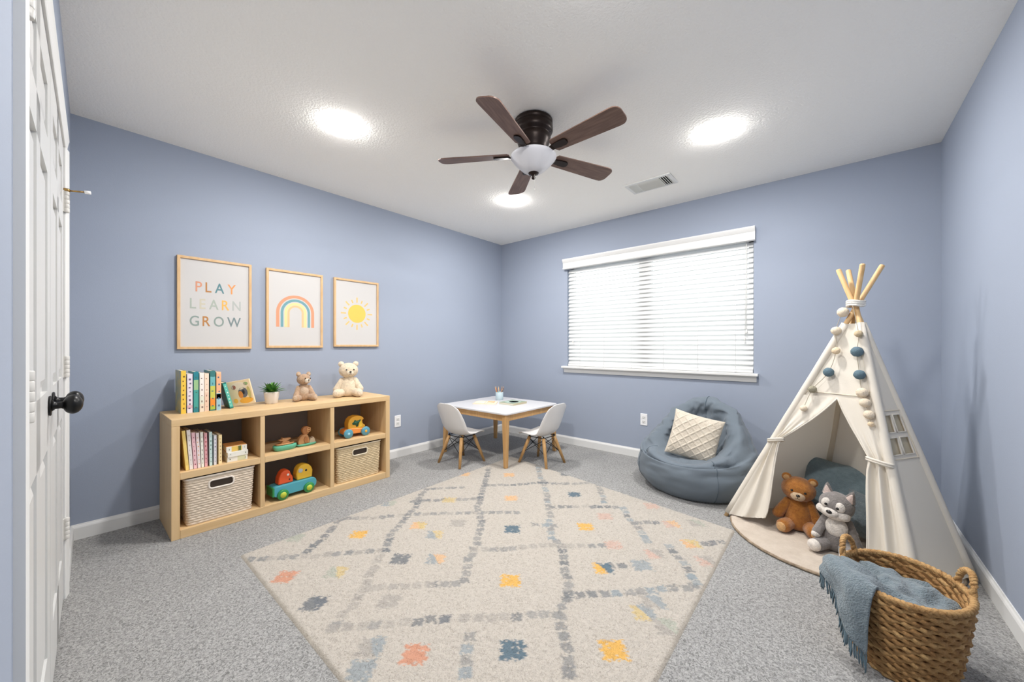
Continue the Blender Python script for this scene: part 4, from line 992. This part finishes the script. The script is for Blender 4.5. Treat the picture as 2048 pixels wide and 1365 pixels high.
# ------------------------------------------------------------------ bean bag and pillow
BC = Vector((-.815, 3.215, 0)); BFR = radians(-97)     # centre, front direction
bb = thing('bean_bag', 'slate grey-blue bean bag chair below the window', 'bean bag', tuple(BC))
def bean_pt(u, v):
    """u around (0 = front), v along the profile from the floor centre over the crest to the seat"""
    a = 2*pi*u; back = (1-cos(a))/2                     # 0 front .. 1 back
    side = abs(sin(a))
    hc = .255+.43*back**1.15
    ro = .405+.02*side
    crest = .335-.07*back
    seat = .245
    lean_ = .03*back
    pr = [(0, 0), (.26, 0), (.345, .006), (ro, .09), (ro+.012, .18), (ro*.985-lean_*.3, .25+.12*back), (ro*.93-lean_, hc*.80), (crest+.04-lean_*.5, hc*.965), (crest, hc), (crest-.06, hc*.95),
          (.215-.01*back, .262+.26*back**1.4), (.15, seat+.10*back**2), (.07, seat+.012*back), (0, seat)]
    n_ = len(pr)-1; x = v*n_; i = min(int(x), n_-1); t = x-i
    p0, p1, p2, p3 = pr[max(i-1, 0)], pr[i], pr[i+1], pr[min(i+2, n_)]
    r, z = (.5*((2*b)+(-a_+c)*t+(2*a_-5*b+4*c-d)*t*t+(-a_+3*b-3*c+d)*t**3) for a_, b, c, d in zip(p0, p1, p2, p3))
    r = max(r, 0)
    return r, max(z, 0), a
def bean_xyz(u, v):
    r, z, a = bean_pt(u, v)
    d = BFR+a
    p = Vector((r*cos(d), r*sin(d), z))
    if .12 < v < .97:
        nv = Vector((cos(d), sin(d), .3))
        wr = noise.noise(Vector((cos(d)*3.1, sin(d)*3.1, z*9)))*.013
        rg = 1-abs(noise.noise(Vector((cos(d)*2.2+5, sin(d)*2.2, z*15+.8*sin(a*2)))))*2.4
        wr -= .019*max(0, rg)**3*min(1, z*5)*(.35+.65*max(0, min(1, (v-.3)*4)))
        wr += .010*noise.noise(Vector((cos(d)*2, sin(d)*2, z*26)))*min(1, z*4)
        fold = math.sin(a*9+noise.noise(Vector((z*6, a, 1)))*3)*.015*max(0, 1-abs(v-.58)/.18)*(.4+.6*abs(sin(a)))
        # two deep creases where the arms meet the seat
        for ac in (radians(62), radians(-62)):
            dd = (a+pi) % (2*pi)-pi-ac
            fold -= .040*math.exp(-(dd/.13)**2)*math.exp(-((v-.62)/.09)**2)
        p += nv*(wr+fold); p.z = max(p.z, 0)
    return tuple(p)
obj('bag', S('bag', grid(120, 80, lambda u, v: bean_xyz(u, .02+.979*v), True)), M_BEAN, bb)
for ua in (.11, .5, .86):
    vs_ = np.linspace(.16, .62 if ua != .5 else .78, 50)
    pth = []
    for v_ in vs_:
        q = Vector(bean_xyz(ua, v_)); r, z, a = bean_pt(ua, v_); d = BFR+a; pth.append(q+(Vector((cos(d), sin(d), .3)).normalized()*.0005 if v_ < .62 else Vector((-cos(d), -sin(d), .5))*.0015))
    obj('seam', S('seam', tube(pth, .0028, 6)), M_SEAM, bb)
def pillow_part(w_, h_, th, pat=None, n_=61, puff=.8):
    def side(s):
        def fn(u, v):
            x, y = 2*u-1, 2*v-1
            e = max(0, (1-x**4)*(1-y**4))**puff
            pin = 1-.07*(1-abs(x)**2)*abs(y)**6*0-.06*(abs(y)**2)*(1-abs(x))*0
            X = x*w_/2*(1-.06*(1-y*y)*abs(x)**3); Y = y*h_/2*(1-.06*(1-x*x)*abs(y)**3)
            z = s*(th/2*e+.004)
            if pat and s > 0: z += pat(x, y)*min(1, e*3)
            return (X, Y, z)
        return fn
    a = grid(n_, n_, side(1)); b = grid(n_, n_, side(-1)); b = (b[0], [tuple(reversed(q)) for q in b[1]])
    k = len(a[0]); v, f = join(a, b)
    bd = [i for i in range(n_)]+[i*n_+n_-1 for i in range(1, n_)]+[(n_-1)*n_+j for j in range(n_-2, -1, -1)]+[i*n_ for i in range(n_-2, 0, -1)]
    f += [(p, p+k, q+k, q) for p, q in zip(bd, bd[1:]+bd[:1])]
    return v, f
def diamond_pat(x, y):
    a = abs(((x*2.6+y*2.6) % 1)-.5)*2; b = abs(((x*2.6-y*2.6) % 1)-.5)*2
    ridge = max(max(0, 1-a/.30), max(0, 1-b/.30))
    return .006*ridge+.0016*noise.noise(Vector((x*30, y*30, 0)))
M_PIL = mat('cream_knit', (208, 199, 184), .9, bump=.5, bscale=140, var=.6, vscale=30, rgb2=(194, 182, 164))
po = obj('throw_pillow', S('throw_pillow', pillow_part(.35, .35, .12, diamond_pat, 91)), M_PIL)
tag(po, 'cream textured square pillow resting on the bean bag', 'pillow')
# place by its seen corners: faces the camera, leaning on the back
pc = Vector((-.795, 3.085, .415))
toc = (Vector((0, 0, CAMH+.25))-pc).normalized()
zax = toc; xax = Vector((0, 0, 1)).cross(zax).normalized(); yax = zax.cross(xax)
rollm = Matrix((xax, yax, zax)).transposed().to_4x4() @ Matrix.Rotation(radians(-13), 4, 'Z')
po.matrix_world = Matrix.Translation(pc) @ rollm
po['label'] = 'cream textured square pillow resting on the bean bag'

# ------------------------------------------------------------------ play tent
TL, TM, TR, TB = Vector((-.523, 2.777, 0)), Vector((.295, 2.40, 0)), Vector((.512, 2.735, 0)), Vector((-.05, 3.38, 0))
AP = Vector((.105, 2.80, 1.343)); TCZ = 1.235
tent = thing('play_tent', 'cream canvas teepee tent with wooden poles by the right wall', 'tent', (.06, 2.83, 0))
TO = Vector((.06, 2.83, 0))
def tf(part): return [tuple(Vector(p)-TO) for p in part[0]], part[1]
cen = (TL+TM+TR+TB)/4
def fpt(a, b, s, z, off=0):
    k = z/AP.z; p0 = a.lerp(AP, k); p1 = b.lerp(AP, k); p = p0.lerp(p1, s)
    n_ = (b-a).cross(AP-a).normalized()
    if n_.dot((a+b)/2-cen) < 0: n_ = -n_
    return p+n_*off
offs = {0: Vector((.010, 0, 0)), 1: Vector((0, .010, 0)), 2: Vector((-.010, 0, 0)), 3: Vector((0, -.010, 0))}
for i, P in enumerate((TL, TM, TR, TB)):
    top = P+(AP+offs[i]-P)*(1.545/AP.z)
    obj('pole', S('pole', tf(tube([P, P.lerp(top, .5), top-(top-P).normalized()*.004, top], [.0118, .0118, .0118, .009], 16))), M_PINE, tent)
    slv = [P+(AP+offs[i]-P)*(z/AP.z) for z in np.linspace(.025, TCZ, 14)]
    obj('pole_sleeve', S('pole_sleeve', tf(tube([p+noise.noise_vector(p*8)*.0015 for p in slv], .0195, 14))), M_CANVAS2 if i == 3 else M_CANVAS, tent)
obj('pole_tie', S('pole_tie', tf(join(*[tube([AP+Vector((.036*cos(2*pi*i/20), .036*sin(2*pi*i/20), dz+.004*sin(4*pi*i/20))) for i in range(20)], .0065, 8, True) for dz in (-.008, .004, .014)]))), M_ROPE, tent)
def panel(name, a, b, bulge, z0=.02, mt=M_CANVAS, smap=lambda s, z: s, n1=16, n2=24, ztop=TCZ, extra=None):
    def fn(u, v):
        z = z0+(ztop-z0)*v; s = smap(u, z)
        o = -bulge*sin(pi*u)*sin(pi*min(1, v*1.0)) + .003*noise.noise(Vector((u*5, v*7, a.x*3)))
        if extra: o += extra(u, v)
        return tuple(fpt(a, b, s, z, o))
    return obj(name, me(name, *tf(grid(n1, n2, fn)), smooth=True), mt, tent)
panel('side_panel', TL, TB, .015); panel('side_panel', TB, TR, .012)
panel('front_panel', TL, TM, .004, z0=.822)
obj('front_seam', S('front_seam', tf(tube([fpt(TL, TM, s, .848, .003) for s in np.linspace(.03, .97, 14)], .0022, 6))), M_CANVAS2, tent)
# side with the window
def window_side():
    S_ = [0, .03, .10, .26, .42, .50, .66, .82, .91, 1]; 
    Z_ = [.03, .12, .22, .32, .42, .50, .575, .615, .655, .678, .72, .762, .84, .92, 1.0, 1.08, 1.16, TCZ]
    holes = [(.10, .42, .575, .655), (.50, .82, .575, .655), (.10, .42, .678, .762), (.50, .82, .678, .762)]
    v = [tuple(fpt(TM, TR, s, z, .002)) for z in Z_ for s in S_]; f = []; n_ = len(S_)
    for j in range(len(Z_)-1):
        for i in range(n_-1):
            sc_, zc = (S_[i]+S_[i+1])/2, (Z_[j]+Z_[j+1])/2
            if any(a < sc_ < b and c < zc < d for a, b, c, d in holes): continue
            f.append((j*n_+i, j*n_+i+1, (j+1)*n_+i+1, (j+1)*n_+i))
    obj('side_panel', me('side_panel', *tf((v, f)), smooth=True), M_CANVAS, tent)
    net = mat('window_net', (186, 174, 150), .9)
    for a, b, c, d in holes:
        w_ = obj('window_pane', me('window_pane', *tf(([tuple(fpt(TM, TR, s, z, -.004)) for s, z in ((a-.01, c-.004), (b+.01, c-.004), (b+.01, d+.004), (a-.01, d+.004))], [(0, 1, 2, 3)]))), net, tent)
        loop = [fpt(TM, TR, s, z, .003) for s, z in ((a, c), ((a+b)/2, c), (b, c), (b, (c+d)/2), (b, d), ((a+b)/2, d), (a, d), (a, (c+d)/2))]
        obj('pane_binding', S('pane_binding', tf(tube(loop, .0042, 6, True))), M_CANVAS, w_)
    loop = [fpt(TM, TR, s, z, .003) for s, z in ((.03, .556), (.5, .556), (.90, .556), (.90, .67), (.90, .782), (.5, .782), (.03, .782), (.03, .67))]
    obj('window_binding', S('window_binding', tf(tube(loop, .0035, 6, True))), M_CANVAS2, tent)
window_side()
for zz in (.05,):
    obj('hem', S('hem', tf(tube([fpt(TM, TR, s, zz, .003) for s in np.linspace(.02, .98, 8)], .003, 6))), M_CANVAS2, tent)
# tied-back curtains
def interp(x, xs, ys): return float(np.interp(x, xs, ys))
ZT = .826
def curtain(left):
    if left:
        zs = [0, .06, .12, .22, .35, .46, .53, .56, .64, .73, ZT]; ss = [.235, .25, .255, .235, .19, .135, .098, .10, .22, .37, .537]
    else:
        zs = [0, .06, .15, .30, .42, .49, .53, .56, .64, .73, ZT]; ss = [.800, .81, .822, .835, .842, .850, .866, .858, .775, .665, .537]
    def fn(u, v):
        z = .022+(ZT-.022)*v
        if left: z = max(z, .022+.075*u*u*(1-v)**3)
        si = interp(z, zs, ss); s = u*si if left else 1-u*(1-si)
        below = max(0, 1-abs(z-.47)/.12)
        amp = .003+.011*max(0, min(1, (.62-z)/.12))*(.6+.4*min(1, z/.3)) if z < .62 else .003
        o = .008+amp*sin(2*pi*(2.3*u+.1))*min(1, 4*u)+.016*max(0, 1-abs(z-.36)/.34)*u
        o += .004*sin(2*pi*4.1*u+z*6)*min(1, u*3)*max(0, min(1, (.75-z)/.2))
        return tuple(fpt(TL, TM, s, z, o))
    c = obj('curtain', me('curtain', *tf(grid(40, 60, fn)), smooth=True), M_CANVAS, tent)
    # rolled edge
    pth = [Vector(fn(1, v)) for v in np.linspace(0, 1, 40)]
    obj('curtain_edge', S('curtain_edge', tf(tube(pth, .0038, 6))), M_CANVAS, c)
    zc = .535; si = interp(zc, zs, ss); s0, s1 = (-.02, si+.02) if left else (si-.02, 1.02)
    ring = []
    for i in range(24):
        a = 2*pi*i/24; ring.append(fpt(TL, TM, (s0+s1)/2+(s1-s0)/2*cos(a), zc+(.012 if left else -.006)*cos(a), .010+.024*sin(a)))
    obj('tie_band', S('tie_band', tf(join(tube(ring, .006, 8, True), tube([p+Vector((0, 0, .010)) for p in ring], .006, 8, True)))), M_CANVAS, c)
curtain(True); curtain(False)

# garland of felt balls
gl = thing('pom_pom_garland', 'garland of cream and blue felt balls hanging on the tent', 'garland', tuple(AP))
def fplane(px, py, off):
    a, b = TL, TM; n_ = (b-a).cross(AP-a).normalized()
    if n_.dot((a+b)/2-cen) < 0: n_ = -n_
    d = ray(px); D = Vector((d[0], d[1], (CY-py)/FPX)); O = Vector((0, 0, CAMH)); t = ((a+n_*off-O).dot(n_))/D.dot(n_); return O+D*t-AP
felt = dict(c=mat('felt_cream', (232, 216, 192), .95, bump=.6, bscale=300), b=mat('felt_blue', (98, 121, 132), .95, bump=.6, bscale=300), o=mat('felt_olive', (158, 152, 132), .95, bump=.6, bscale=300), p=mat('felt_peach', (236, 212, 178), .95, bump=.6, bscale=300), t=mat('felt_tan', (206, 186, 152), .95, bump=.6, bscale=300))
strands = [[(1686, 625, 'c', .029), (1672, 662, 'c', .025), (1672, 702, 'p', .021), (1657, 745, 'b', .027), (1625, 779, 'o', .022), (1607, 817, 'c', .019)],
           [(1717, 668, 't', .020), (1714, 704, 'b', .029), (1719, 750, 'b', .027), (1724, 786, 'c', .027), (1730, 806, 'c', .025), (1738, 830, 'c', .024), (1742, 849, 'p', .014)]]
for st in strands:
    pts = [Vector((-.015, -.035, .0))]+[fplane(x, y, .026) for x, y, c, r in st]
    obj('string', S('string', tube([tuple(p) for p in crom([tuple(p) for p in pts], 5)], .0016, 6)), mat('string', (168, 158, 140), .9), gl)
    for p, (x, y, c, r) in zip(pts[1:], st):
        obj('felt_ball', S('felt_ball', rough_up(sphere(tuple(p), r*.92, 24, 16), .0018, 120)), felt[c], gl)

# round mat and cushions
def mat_disc():
    v, f = lathe([(.001, .0), (.485, .0), (.495, .006), (.497, .014), (.488, .020), (.47, .0218), (.3, .0222), (.1, .0222), (.001, .0222)], 120, False)
    return [(x+.004*noise.noise(Vector((x*9, y*9, 0))), y+.004*noise.noise(Vector((x*9, y*9, 4))), z+(.0012*noise.noise(Vector((x*26, y*26, 0)))-.001 if z > .015 else 0)) for x, y, z in v], f
mo = thing('round_mat', 'round beige plush mat lying under the play tent', 'mat', (.0, 2.83, 0))
obj('mat_body', S('mat_body', mat_disc()), M_MAT, mo)
obj('edge_binding', S('edge_binding', tube([((.494+.003*noise.noise(Vector((i*.7, 0, 0))))*cos(2*pi*i/110), (.494+.003*noise.noise(Vector((i*.7, 0, 0))))*sin(2*pi*i/110), .0085) for i in range(110)], .0075, 8, True)), M_MATE, mo)
def cushion(label, w_, h_, th, M4, m_):
    c = obj('cushion', S('cushion', rough_up(pillow_part(w_, h_, th, None, 45), .004, 20)), m_); c.matrix_world = M4; tag(c, label, 'cushion'); return c
fwd = Vector((-.10, -.99, 0)).normalized()
def lean_m(c, face_dir, tilt, roll=0):
    z = (Vector(face_dir).normalized()*cos(tilt)+Vector((0, 0, 1))*sin(tilt)); x = Vector((0, 0, 1)).cross(z).normalized(); y = z.cross(x)
    return Matrix.Translation(c) @ Matrix((x, y, z)).transposed().to_4x4() @ Matrix.Rotation(roll, 4, 'Z')
cushion('large teal-grey cushion leaning inside the tent behind the bears', .44, .36, .11, lean_m((.075, 3.02, .222), (-.05, -1, 0), radians(28), radians(-7)), M_CUSH)
cushion('fluffy blue-grey cushion beside the plush husky in the tent', .27, .24, .09, lean_m((.185, 2.835, .160), (-.15, -1, 0), radians(22), radians(-10)), M_THROW)

# ------------------------------------------------------------------ seagrass basket with throw
KC = Vector((.193, 1.905, 0)); KA = 0.0
bs = thing('woven_basket', 'round seagrass basket with two loop handles in the right foreground', 'basket', tuple(KC), KA)
RA, RB, BA, BB_, KHH = .160, .186, .122, .144, .285
def ring_r(k):          # half axes at height fraction, slightly bellied
    e = k+.18*sin(pi*k)*.6
    return BA+(RA-BA)*e, BB_+(RB-BB_)*e
NR = 20
def weave_row(j):
    v = []; f = []; N_ = 132; K = 7
    k = (j+.5)/NR; a_, b_ = ring_r(k); hz = KHH/NR
    strands = 24
    for i in range(N_):
        t = 2*pi*i/N_; ph = strands*t+(pi if j % 2 else 0)+.7*noise.noise(Vector((i*.11, j*3.3, 0)))
        bulge = .0030*sin(ph)+.0015*noise.noise(Vector((i*.35, j*2.1, 3))); tw = .26*hz*sin(ph+pi/2)+.0015*noise.noise(Vector((i*.4, j*1.3, 5)))
        c, s = cos(t), sin(t); n_ = Vector((c/a_, s/b_, 0)).normalized()
        ctr_ = Vector((a_*c, b_*s, k*KHH+tw+.002*noise.noise(Vector((i*.2, j, 7)))))+n_*bulge
        th = .0072+.0016*sin(ph*.5+j); hh = hz*.62
        for q in range(K):
            al = 2*pi*q/K; v.append(tuple(ctr_+n_*(th*cos(al))+Vector((0, 0, hh*sin(al)))))
    for i in range(N_):
        for q in range(K): f.append((i*K+q, i*K+(q+1) % K, ((i+1) % N_)*K+(q+1) % K, ((i+1) % N_)*K+q))
    return [(x, y, max(z, 0.001)) for x, y, z in v], f
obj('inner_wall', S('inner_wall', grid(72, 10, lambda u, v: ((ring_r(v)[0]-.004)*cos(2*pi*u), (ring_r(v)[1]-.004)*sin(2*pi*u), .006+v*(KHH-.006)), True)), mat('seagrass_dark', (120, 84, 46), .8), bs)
for j in range(NR): obj('weave_row', S('weave_row', weave_row(j)), M_SEAGR if j % 3 else M_SEAGR2, bs)
obj('base', Fm('base', [(x*BA/1, y*BB_/1, z) for x, y, z in lathe([(.001, .004), (1.0, .004)], 48, False)[0]] and ([(x*BA, y*BB_, z) for x, y, z in lathe([(.001, .003), (1, .003), (1, .012), (.001, .012)], 48, False)[0]], lathe([(.001, .003), (1, .003), (1, .012), (.001, .012)], 48, False)[1])), M_SEAGR, bs)
def twist_ring(path_fn, N_, r, turns, closed=True, rr=None):
    """two-ply rope following a path"""
    out = []
    for ply in range(2):
        pts = []
        P = [Vector(path_fn(i/N_)) for i in range(N_ if closed else N_+1)]
        for i, p in enumerate(P):
            nx = P[(i+1) % len(P)] if closed else P[min(i+1, len(P)-1)]; pv = P[i-1] if closed or i else P[0]
            tg = (nx-pv).normalized(); up = Vector((0, 0, 1)) if abs(tg.z) < .95 else Vector((1, 0, 0))
            a = (up-tg*up.dot(tg)).normalized(); b = tg.cross(a); an = 2*pi*turns*i/N_+pi*ply
            pts.append(p+(a*cos(an)+b*sin(an))*r*.62)
        out.append(tube(pts, r, 7, closed))
    return join(*out)
obj('rim', S('rim', twist_ring(lambda t: (RA*cos(2*pi*t), RB*sin(2*pi*t), KHH+.003), 180, .0072, 34)), M_SEAGR2, bs)
for hc in (radians(153), radians(14)):
    def hp(t, hc=hc):
        sp = .30; x = (t-.5)*2; an = hc+sp*x*(1-.12*(abs(x)))
        lift = .088*(max(0, 1-abs(x)**2.6))**.62; z = KHH-.020+lift+.0
        out_ = 1.0+.05*(1-x*x)
        return (RA*cos(an)*out_, RB*sin(an)*out_, z)
    obj('handle', S('handle', twist_ring(hp, 44, .0068, 9, False)), M_SEAGR2, bs)

th_t = thing('throw_blanket', 'blue-grey fringed throw draped over the woven basket edge', 'blanket', tuple(KC), KA)
def heap(u, v):
    a = 2*pi*u; r = max(v, .002)*.905; x, y = RA*r*cos(a), RB*r*sin(a)
    base_ = .228+.050*(-x/RA*.5-y/RB*.3+.25)*(1-r*.3)+.030*(1-r*r)
    z = base_+.022*noise.noise(Vector((x*13, y*17, 2)))+.014*noise.noise(Vector((x*30+3, y*22, 5)))+.010*sin(38*(x*.5+y)+3*noise.noise(Vector((x*9, y*9, 1))))
    z -= .05*max(0, r-.86)*6
    return (x, y, min(z, .292))
obj('folded_part', S('folded_part', grid(72, 34, heap, True)), M_THROW, th_t)
A0, A1 = radians(184), radians(243)
def drape(u, v):
    a = A0+(A1-A0)*u
    c, s = cos(a), sin(a); VR = .36
    if v < VR:
        k = v/VR; r = .45+.57*k; zz = .262+(KHH+.020-.262)*sin(pi/2*k)+.006*noise.noise(Vector((u*6, v*9, 0)))*(1-k)
        x, y = RA*r*c, RB*r*s
        zz += .010*sin(u*9+v*4)*(1-k*.5)
        zz -= .050*max(0, (u-.70)/.30)**2*max(0, 1-k)**.5
    else:
        k = (v-VR)/(1-VR); ln = .050+.185*u**1.15; L = ln*k
        out_ = .012+.030*sin(min(1, k*2.2)*pi/2)*(1-.45*u)+.012*sin(u*3*pi+.6)*k+.010*noise.noise(Vector((u*5, k*3, 9)))*k
        bend = min(L, .02); drop = max(0, L-.010)
        nx, ny = Vector((c/RA, s/RB)).normalized()
        x, y = RA*1.02*c+nx*out_*min(1, k*6), RB*1.02*s+ny*out_*min(1, k*6)
        zz = KHH+.020-drop
        # the hanging corner swings a little toward the left end
        x += -.018*u*k
    return (x, y, zz)
def drape2(u, v):
    p = Vector(drape(u, v)); return tuple(p)
N1, N2 = 46, 56
ga_, gf_ = grid(N1, N2, drape2)
dm = S('draped_end', (ga_, gf_)); dr = obj('draped_end', dm, M_THROW, th_t)
so = dr.modifiers.new('thick', 'SOLIDIFY'); so.thickness = .007; so.offset = 1
fr_ = []; r_ = random.Random(4)
for i in range(46):
    u = .0+1.0*i/45; p = Vector(drape(u, 1)); ln = r_.uniform(.045, .062)
    q = [p+Vector((0, 0, .004))]
    sx, sy = r_.uniform(-.006, .006), r_.uniform(-.006, .006)
    for j in range(1, 5): q.append(p+Vector((sx*j/4+r_.uniform(-.0015, .0015), sy*j/4, -ln*j/4)))
    q = [Vector((a.x, a.y, max(a.z, .004))) for a in q]
    fr_.append(tube(q, [.0024, .0026, .0026, .0028, .0018], 5))
fo = obj('fringe', S('fringe', join(*fr_)), M_FRINGE, th_t); fo['kind'] = 'stuff'
